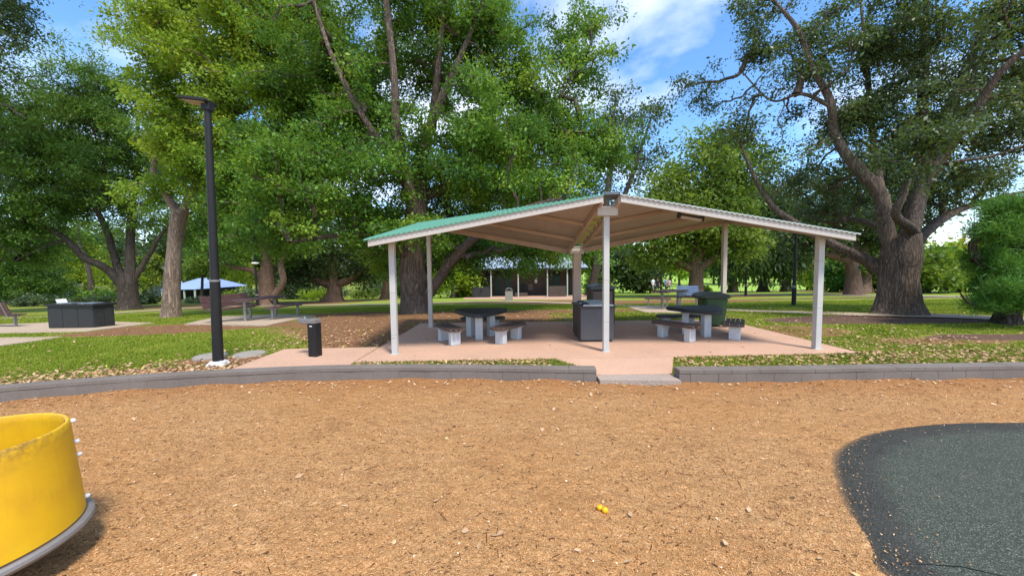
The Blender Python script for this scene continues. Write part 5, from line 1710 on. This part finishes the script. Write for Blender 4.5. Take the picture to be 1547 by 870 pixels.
auto_tree('pale_stem_tree', 'slim pale stemmed tree tucked behind the stout brown trunk', 1306, 442, [(1312, 395, 0, 26, 22, 30), (1330, 380, 1, 26, 24, 26)], .42, leaf='olive', bark='bark_pale', per=46, L=0.3, ratio=0.5, crad=0.9)
for (x, y, cx, cy, rx, rz, lf, lab, nm) in (
        (1398, 443, 1398, 405, 24, 26, 'olive', 'light green young tree just right of the great grey trunk', 'young_tree'),
        (1425, 442, 1428, 400, 26, 28, 'bright', 'bright young tree second right of the great grey trunk', 'young_tree'),
        (1452, 441, 1452, 396, 22, 26, 'gold', 'yellowing young tree beside the soft green conifer', 'young_tree'),
        (1470, 441, 1476, 402, 24, 26, 'olive', 'dull green tree showing behind the lower edge of the soft conifer', 'young_tree'),
        (1258, 441, 1266, 414, 18, 20, 'conifer', 'small dark conifer left of the stout brown trunk', 'small_conifer'),
        (1345, 441, 1338, 410, 16, 20, 'olive', 'dull green tree between the stout trunk and the great trunk', 'young_tree')):
    auto_tree(nm, lab, x, y, [(cx, cy, 0, rx, rz, 70), (cx + 6, cy + 12, -1, rx * .8, rz * .5, 26)], .22, leaf=lf, bark='bark_dark', per=44, L=0.36, ratio=0.55, crad=0.95)

# the soft conifer at the right edge
b = G(1520, 490)
cb = []
for k in range(46):                                                # layered sprays, longest at mid height
    f = k / 45
    py = 312 + 150 * f
    w_ = 8 + 54 * math.sin(math.pi * min(1, 0.12 + 0.78 * f)) ** 0.9
    a_ = random.uniform(-1, 1)
    cb.append((1542 + a_ * w_, py + random.uniform(-6, 6), random.uniform(-.9, .5), 24, 8.5, 26))
make_tree('soft_conifer', 'soft bright green conifer sweeping low over the lawn at the right edge', b, [
    [(1530, 490, 0, .17), (1532, 420, 0, .14), (1534, 350, 0, .1), (1536, 305, 0, .04)],
    [(1530, 470, 0, .06), (1490, 466, -.4, .04), (1462, 456, -.7, .025), (1450, 442, -.8, .012)],
    [(1531, 450, 0, .06), (1500, 420, -.3, .04), (1470, 390, -.5, .02)],
], cb + [(1538, 385, .4, 42, 58, 130), (1590, 380, 0, 50, 80, 160), (1486, 462, -.6, 26, 9, 22), (1540, 455, -.3, 40, 20, 60)],
    leaf='conifer', bark='bark_dark', per=130, L=0.11, ratio=0.11, crad=0.2, droop=-0.3, flat=0.7, lvbase=0.5, clvar=0.2, up=0.7, twig=0.005)


# ------------------------------------------------------------------ shrubs and garden plants at the edge of the park
def shrub(nm, lab, px, py, rx, rz, leaf, n=30, L=0.18, per=40, ratio=0.45, group=None, cat='shrub', **kw):
    b = G(px, py)
    s = b.y / F
    root = thing(nm, lab, cat, b, 0, group)
    c = np.array([b.x, b.y, b.z + rz * s * 0.8])
    C = sample_blob(c, (rx * s, rx * s * 0.8, rz * s), n, 0.5)
    C = C[C[:, 2] > b.z + 0.08]
    tb = Tubes()
    nodes = [np.array([b.x + dx * rx * s, b.y, b.z + 0.05]) for dx in (-.4, 0, .4)]
    grow(tb, np.array(nodes), np.zeros(3), C, 0.012, 0.2, 0.06)
    link('stems', tb.mesh('stems', M['bark_dark'], b), root)
    link('crown', leaf_mesh('crown', C, min(rx, rz) * s * 0.42, per, L, ratio, LEAF[leaf], b, lvbase=0.45, **kw), root)
    return root


shrub('hedge_bush', 'dark clipped bush right of the dark spreading trunk', 226, 459, 18, 10, 'dark', 50)
shrub('garden_shrub', 'grey green low shrub at the foot of the dark spreading trunk', 212, 460, 9, 5, 'silver', 18)
shrub('garden_shrub', 'low green shrubs under the pale blue pavilion roof', 300, 458, 24, 5, 'silver', 44)
shrub('garden_shrub', 'silver green rounded bush left of the white collared lamp', 375, 454, 17, 12, 'silver', 50)
shrub('garden_shrub', 'lime bush just right of the tall black lamp post', 345, 455, 12, 9, 'bright', 26)
shrub('garden_shrub', 'dark low hedge behind the black lawn barbecue', 130, 461, 40, 9, 'dark', 70)
shrub('hedge', 'long dark hedge running behind the black lawn barbecue to the left', 60, 458, 60, 9, 'dark', 130, 0.2, 50, cat='hedge')
shrub('hedge', 'dark leafy hedge at the foot of the lime tree left of the dark spreading trunk', 150, 457, 34, 11, 'camphor', 80, 0.2, 50, cat='hedge')
shrub('hedge', 'long green hedge below the dense dark tree', 440, 450, 60, 9, 'olive', 100, 0.24, 44, cat='hedge')
shrub('garden_shrub', 'dark bush behind the far left bench', 40, 463, 40, 10, 'dark', 70)
shrub('garden_shrub', 'strappy pale green plants left of the fluted brown trunk', 474, 453, 26, 7, 'bright', 60, 0.45, 22, 0.12, droop=-.6)
shrub('garden_shrub', 'blue green rounded shrub right of the fluted brown trunk', 516, 450, 11, 9, 'silver', 30)
shrub('garden_shrub', 'mid green strappy plants left of the pale marker post', 552, 451, 26, 8, 'olive', 60, 0.4, 24, 0.14, droop=-.5)
shrub('garden_shrub', 'dense green bush filling the gap right of the marker post', 612, 450, 22, 12, 'camphor', 60, 0.24)
shrub('garden_shrub', 'bright low bush left of the amenities block screen wall', 700, 449, 16, 10, 'bright', 40, 0.24)
shrub('garden_shrub', 'dark mixed shrubbery behind the olive loose tree', 445, 452, 40, 18, 'dark', 90, 0.22)
shrub('garden_shrub', 'deep green shrubbery filling in behind the slender trunk', 585, 448, 50, 20, 'dark', 110, 0.26)
shrub('garden_shrub', 'low green shrub beside the fluted trunk of the broad tree', 1064, 446, 8, 7, 'olive', 22, 0.26)
shrub('garden_shrub', 'dull green bush between the amenities block and the rounded dark tree', 905, 442, 22, 16, 'olive', 60, 0.34)

# ------------------------------------------------------------------ tree line far beyond the field and behind the gardens
protos = []
for k, (lf, tr_) in enumerate((('camphor', .5), ('olive', .45), ('dark', .5), ('bright', .4), ('silver', .4))):
    b = Vector((0, 0, 0))
    root = thing('distant_tree', '', 'tree', b)
    C = np.vstack([sample_blob((0, 0, 6.0), (4.2, 4.2, 3.6), 55, 0.5), sample_blob((1.5, .5, 8.6), (3.0, 3.0, 2.4), 30, 0.5), sample_blob((-2.2, 0, 5.0), (2.6, 2.6, 2.2), 24, 0.5)])
    tb = Tubes()
    S = catmull(np.array([(0, 0, -.5), (0.1, 0, 1.6), (0.2, 0.1, 3.4), (0.3, 0.1, 6)]), 5)
    tb.add(S, np.linspace(.42, .15, len(S)), 9, 0.3)
    grow(tb, S[6:], np.zeros(len(S) - 6), C, 0.02, 0.2)
    link('trunk', tb.mesh('trunk', M['bark_dark'], b), root)
    link('crown', leaf_mesh('crown', C, 1.15, 48, 0.55, 0.6, LEAF[lf], b, lvbase=0.42), root)
    protos.append(root)
KIND = ['rounded green', 'olive green', 'dark green', 'bright lime green', 'silver green']
spots = []
for px in range(905, 1560, 21):                                     # beyond the sports field
    spots.append((px + random.uniform(-7, 7), random.uniform(120, 150), random.choice((0, 1, 2, 2, 1, 3)), random.uniform(0.9, 1.5), 'trees beyond the sports field', 'distant %s tree in the tree line beyond the sports field'))
for px in range(-90, 900, 38):                                      # behind the gardens
    spots.append((px + random.uniform(-12, 12), random.uniform(58, 74), random.choice((0, 1, 4, 2, 0, 3)), random.uniform(0.8, 1.25), 'trees behind the gardens', 'distant %s tree in the tree line behind the gardens'))
used = set()
for px, Y, k, s, grp, lab in spots:
    o_ = protos[k] if k not in used else copy_tree(protos[k])
    used.add(k)
    x = (px - 773.5) / F * Y
    o_.location = (x, Y, float(gz(x, Y)) - 0.1)
    o_.rotation_euler = (0, 0, random.uniform(0, 6.28))
    o_.scale = (s, s, s * random.uniform(.85, 1.15))
    tag(o_, lab % KIND[k], 'tree', grp)
for k, p_ in enumerate(protos):
    if k not in used:
        for ch in list(p_.children): bpy.data.objects.remove(ch)
        bpy.data.objects.remove(p_)
# ------------------------------------------------------------------ loose ground cover: grass blades, fallen leaves, wood chips, twigs
def pads_mask(x, y):
    m = in_poly(x, y, slab_poly) | in_poly(x, y, [(0.68, 6.2), (1.25, 5.3), (2.42, 5.3), (2.76, 6.2)]) | in_poly(x, y, foun_poly) | in_poly(x, y, bbq_pad) | in_poly(x, y, pic_pad) | in_poly(x, y, back_pad)
    return m


def wob(x, y): return 0.5 + 0.25 * np.sin(1.9 * x + 1.1 * np.sin(1.3 * y)) * np.sin(2.3 * y + 0.7 * np.sin(2.1 * x)) + 0.25 * np.sin(5.3 * x + 2 * y) * np.sin(4.1 * y - 1.7 * x)


M['blade'] = mat_leaf('grass blades', [(0.0, (0.14, 0.205, 0.016)), (0.5, (0.25, 0.31, 0.026)), (0.85, (0.37, 0.38, 0.055)), (1.0, (0.50, 0.40, 0.14))], 0.35, 0.6, 0.2)
N = 420000
yy = 5.2 + 14.0 * rng.uniform(0, 1, N) ** 1.5
xx = rng.uniform(-1.5, 1.5, N) * yy
keep = (yy > curb_y(xx) + 0.22) & ~pads_mask(xx, yy)
dm = dirt_mask(xx, yy) + 0.7 * (wob(xx, yy) - 0.5)
mm_ = mulch_mask(xx, yy)
keep &= (rng.uniform(0, 1, N) > np.clip((dm - 0.2) * 2.2, 0, 0.985)) & (mm_ < 0.35)
xx, yy, dm = xx[keep], yy[keep], dm[keep]
n = len(xx)
zz = gz(xx, yy) + 0.004
h = rng.uniform(0.018, 0.045, n) * (1 + 0.4 * (wob(xx * .7, yy * .7) - .5)) * (0.8 + yy / 26)
w = rng.uniform(0.004, 0.008, n) * (0.6 + yy / 9)
a = rng.uniform(0, 6.283, n)
lean = rng.normal(0, 0.5, (n, 2)) * h[:, None]
p0 = np.stack([xx - np.cos(a) * w, yy - np.sin(a) * w, zz], -1); p1 = np.stack([xx + np.cos(a) * w, yy + np.sin(a) * w, zz], -1)
p2 = np.stack([xx + lean[:, 0], yy + lean[:, 1], zz + h], -1)
V = np.stack([p0, p1, p2], 1).reshape(-1, 3)
lv = np.clip(0.42 + 0.5 * (wob(xx * .55, yy * .55) - .5) + rng.normal(0, .2, n) + 0.25 * np.clip(dm, 0, 1), 0, 1)
tag(link('grass', fast_mesh('grass', V, np.arange(3 * n), np.full(n, 3), M['blade'], {'lv': ('FACE', lv)})), kind='stuff')

# fallen leaves
M['dead_leaf'] = mat_chips('fallen leaf', [(0.0, (0.16, 0.075, 0.035)), (0.3, (0.32, 0.17, 0.08)), (0.6, (0.46, 0.28, 0.15)), (0.9, (0.56, 0.38, 0.22)), (0.96, (0.55, 0.42, 0.10)), (1.0, (0.45, 0.14, 0.06))], 0.75)


def scatter_leaves(name, x, y, z, size, mat, lv, curl=0.35, ratio=0.55, tilt=0.25):
    n = len(x)
    a = rng.uniform(0, 6.283, n)
    l = size * rng.uniform(0.6, 1.35, n)
    d = np.stack([np.cos(a), np.sin(a), rng.normal(0, tilt, n)], -1)
    s = np.stack([-np.sin(a), np.cos(a), rng.normal(0, tilt, n)], -1)
    P = np.stack([x, y, z + 0.008], -1)
    L_ = l[:, None]; W_ = L_ * ratio * rng.uniform(.7, 1.2, n)[:, None]
    c = rng.uniform(-.2, 1, n)[:, None] * curl
    up = np.array([0, 0, 1.0])
    v = [P - d * L_ * .5, P - d * L_ * .12 + s * W_ * .5 + up * L_ * c * .45, P + d * L_ * .2 + s * W_ * .42 + up * L_ * c * .4, P + d * L_ * .55 + up * L_ * c * .3,
         P + d * L_ * .2 - s * W_ * .42 + up * L_ * c * .4, P - d * L_ * .12 - s * W_ * .5 + up * L_ * c * .45]
    V = np.stack(v, 1)
    V[:, :, 2] -= np.minimum(0, V[:, :, 2].min(1) - (z + 0.002))[:, None]
    base = (np.arange(n) * 6)[:, None]
    T = np.concatenate([base + np.array([[0, 3, 2, 1]]), base + np.array([[0, 5, 4, 3]])], 1).reshape(-1, 4)
    return tag(link(name, fast_mesh(name, V.reshape(-1, 3), T.ravel(), np.full(len(T), 4), mat, {'lv': ('FACE', np.repeat(lv, 2))})), kind='stuff')


X_, Y_ = [], []


def sc(n, xa, xb, fy):
    x = rng.uniform(xa, xb, n); y = fy(x)
    X_.append(x); Y_.append(y)


sc(3700, -9.5, -3.4, lambda x: curb_y(x) + 0.2 + rng.gamma(1.4, 0.27, len(x)))
sc(700, -2.6, 0.6, lambda x: curb_y(x) + 0.2 + rng.uniform(0, 0.5, len(x)))
sc(1900, 2.6, 9.5, lambda x: curb_y(x) + 0.2 + rng.uniform(0, 0.95, len(x)))
sc(1100, 5.9, 9.5, lambda x: curb_y(x) + 0.3 + rng.gamma(2.0, 0.9, len(x)))
sc(800, -5.5, -2.4, lambda x: 6.6 + rng.gamma(2.0, 0.9, len(x)))
sc(900, -2.6, 6.5, lambda x: 10.3 + rng.gamma(1.2, 0.9, len(x)))
sc(1400, -14, 14, lambda x: 6 + rng.uniform(0, 9, len(x)))
sc(500, 5, 14, lambda x: 10.5 + rng.uniform(0, 5, len(x)))
x = np.concatenate(X_); y = np.concatenate(Y_)
k = ~pads_mask(x, y) & (y > curb_y(x) + 0.21)
for a_, b_ in ((318, 539.5), (377, 536.5)):
    q_ = G(a_, b_)
    k &= (np.hypot(x - q_.x, y - q_.y) > 0.29) | (rng.uniform(0, 1, len(x)) < 0.08)
x, y = x[k], y[k]
scatter_leaves('fallen_leaves', x, y, gz(x, y) + 0.022, 0.054, M['dead_leaf'], np.clip(rng.beta(2.2, 1.6, len(x)), 0, 1))
# a few on the slab and on the playground
x = rng.uniform(-2.4, 5.8, 30); y = rng.uniform(6.3, 10, 30)
scatter_leaves('stray_leaves', x, y, np.full(30, SLABZ + .002), 0.045, M['dead_leaf'], rng.uniform(0, .5, 30))
x = np.concatenate([rng.uniform(-9, 9, 520), rng.uniform(-4, 5, 90)]); y = np.concatenate([curb_y(x[:520]) - rng.gamma(1.1, .28, 520) - .03, rng.uniform(1.6, 4.6, 90)])
k = ~in_poly(x, y, [tuple(q) for q in RP]); x, y = x[k], y[k]
scatter_leaves('stray_leaves', x, y, play_z(x, y) + .004, 0.046, M['dead_leaf'], np.clip(rng.beta(3, 1.6, len(x)), 0, .92))

# grit kicked on to the rubber
# wood chips lying loose on the playground
M['chip'] = mat_chips('wood chip', [(0.0, (0.045, 0.02, 0.012)), (0.12, (0.18, 0.075, 0.03)), (0.4, (0.50, 0.26, 0.10)), (0.75, (0.70, 0.42, 0.19)), (1.0, (0.86, 0.66, 0.45))], 0.85)


def chips(name, n, ymin, ymax, ln, wd, mat, lvf, power=1.0, lift=0.25):
    y = ymin + (ymax - ymin) * rng.uniform(0, 1, n) ** power
    x = rng.uniform(-1.55, 1.55, n) * (y + 0.2)
    k = (y < curb_y(x) - 0.02) & ~in_poly(x, y, [tuple(q) for q in RP])
    x, y = x[k], y[k]; n = len(x)
    a = rng.normal(0.45, 0.9, n)
    l = ln * rng.lognormal(0, .45, n); w = wd * rng.uniform(.6, 1.5, n)
    d = np.stack([np.cos(a), np.sin(a), rng.normal(0, lift, n)], -1); s = np.stack([-np.sin(a), np.cos(a), rng.normal(0, .3, n)], -1)
    P = np.stack([x, y, play_z(x, y) + .006], -1)
    L_, W_ = l[:, None] / 2, w[:, None] / 2
    up = np.array([0, 0, 1.0]) * w[:, None] * .6
    v = np.stack([P - d * L_ - s * W_, P + d * L_ * .9 - s * W_, P + d * L_ * 1.05 + s * W_ * .6, P - d * L_ * .95 + s * W_, P - d * L_ * .6 + up, P + d * L_ * .7 + up], 1)
    base = (np.arange(n) * 6)[:, None]
    Q = np.concatenate([base + np.array([[0, 1, 5, 4]]), base + np.array([[2, 3, 4, 5]])], 1).reshape(-1, 4)
    T = np.concatenate([base + np.array([[1, 2, 5]]), base + np.array([[3, 0, 4]])], 1).reshape(-1, 3)
    loops = np.concatenate([Q.ravel(), T.ravel()]); sizes = np.concatenate([np.full(len(Q), 4), np.full(len(T), 3)])
    lv = lvf(n)
    return tag(link(name, fast_mesh(name, v.reshape(-1, 3), loops, sizes, mat, {'lv': ('FACE', np.concatenate([np.repeat(lv, 2), np.repeat(lv, 2)]))})), kind='stuff')


chips('wood_chips', 130000, 1.7, 5.6, 0.0075, 0.0030, M['chip'], lambda n: np.clip(rng.normal(.48, .18, n), 0.05, .85), 1.0)
chips('bark_slivers', 6500, 1.7, 5.6, 0.017, 0.0042, M['chip'], lambda n: np.clip(rng.exponential(.06, n), 0, .3), 1.0)
chips('twigs', 260, 1.8, 5.5, 0.06, 0.0042, M['chip'], lambda n: np.clip(rng.exponential(.08, n), 0, .3), 1.0, .08)
n = 900
t_ = rng.integers(0, len(RP), n)
d_ = rng.gamma(1.0, 0.10, n) + 0.01
gx, gy = RP[t_, 0] + nrm[t_, 0] * d_ + rng.normal(0, .05, n), RP[t_, 1] + nrm[t_, 1] * d_ + rng.normal(0, .05, n)
k = in_poly(gx, gy, [tuple(q) for q in RP]) & (gy > 1.2)
gx, gy, d_ = gx[k], gy[k], d_[k]
scatter_leaves('kicked_grit', gx, gy, -0.02 + 0.05 * (1 - np.exp(-d_ / 0.11)) + 0.004, 0.011, M['chip'], np.clip(rng.normal(.5, .25, len(gx)), 0, 1), .2, .5)
chips('pale_flakes', 350, 1.7, 5.6, 0.012, 0.007, M['chip'], lambda n: np.clip(rng.normal(.97, .05, n), 0, 1), 1.0)
SKY_SAT, SKY_VAL, SKY_STR = 1.18, 1.03, 0.15
CLOUD_OFF, CLOUD_COL = (0.3, 0.1, 0.0), (5.2, 5.5, 6.1, 1)
SUN_STR, SUN_ANG, EXPO = 2.4, 11.0, 1.08
# ------------------------------------------------------------------ daylight
SUN = Vector((0.34, -0.52, 1.0)).normalized()
w = bpy.data.worlds.new("World")
scene.world = w
w.use_nodes = True
t = w.node_tree
t.nodes.clear()
out = t.nodes.new('ShaderNodeOutputWorld')
bg = t.nodes.new('ShaderNodeBackground')
st = t.nodes.new('ShaderNodeTexSky')
st.sky_type = 'NISHITA'
st.sun_disc = False
st.sun_elevation = math.asin(SUN.z)
st.sun_rotation = math.atan2(SUN.x, SUN.y)
st.air_density = 1.0
st.dust_density = 0.4
st.ozone_density = 2.5
st.altitude = 600
hs = t.nodes.new('ShaderNodeHueSaturation')
hs.inputs['Saturation'].default_value = SKY_SAT
hs.inputs['Value'].default_value = SKY_VAL
t.links.new(st.outputs[0], hs.inputs['Color'])
tc = t.nodes.new('ShaderNodeTexCoord')
mp = t.nodes.new('ShaderNodeMapping')
mp.inputs['Scale'].default_value = (1.0, 1.0, 1.9)
mp.inputs['Rotation'].default_value = (0, 0, 0.25)
mp.inputs['Location'].default_value = CLOUD_OFF
t.links.new(tc.outputs['Generated'], mp.inputs[0])
nz = t.nodes.new('ShaderNodeTexNoise')
nz.inputs['Scale'].default_value = 2.3
nz.inputs['Detail'].default_value = 7
nz.inputs['Roughness'].default_value = 0.52
nz.inputs['Distortion'].default_value = 0.3
t.links.new(mp.outputs[0], nz.inputs['Vector'])
rp_ = t.nodes.new('ShaderNodeValToRGB')
rp_.color_ramp.elements[0].position = 0.46
rp_.color_ramp.elements[0].color = (0, 0, 0, 1)
rp_.color_ramp.elements[1].position = 0.68
rp_.color_ramp.elements[1].color = (0.85, 0.85, 0.85, 1)
t.links.new(nz.outputs['Fac'], rp_.inputs['Fac'])
mx = t.nodes.new('ShaderNodeMix')
mx.data_type = 'RGBA'
t.links.new(rp_.outputs[0], mx.inputs[0])
t.links.new(hs.outputs[0], mx.inputs[6])
mx.inputs[7].default_value = CLOUD_COL
t.links.new(mx.outputs[2], bg.inputs['Color'])
bg.inputs['Strength'].default_value = SKY_STR
t.links.new(bg.outputs[0], out.inputs[0])
sd = bpy.data.lights.new('sun', 'SUN')
sd.energy = SUN_STR
sd.angle = R(SUN_ANG)
sd.color = (1.0, 0.95, 0.87)
so = bpy.data.objects.new('sun', sd)
col.objects.link(so)
so.rotation_euler = SUN.to_track_quat('Z', 'Y').to_euler()
vs = scene.view_settings
vs.view_transform = 'Standard'
vs.look = 'None'
vs.gamma = 1.0
vs.use_curve_mapping = False
vs.exposure = EXPO
scene.render.engine = 'CYCLES'
scene.cycles.max_bounces = 7
scene.cycles.diffuse_bounces = 4
scene.cycles.transmission_bounces = 4
scene.cycles.use_denoising = True
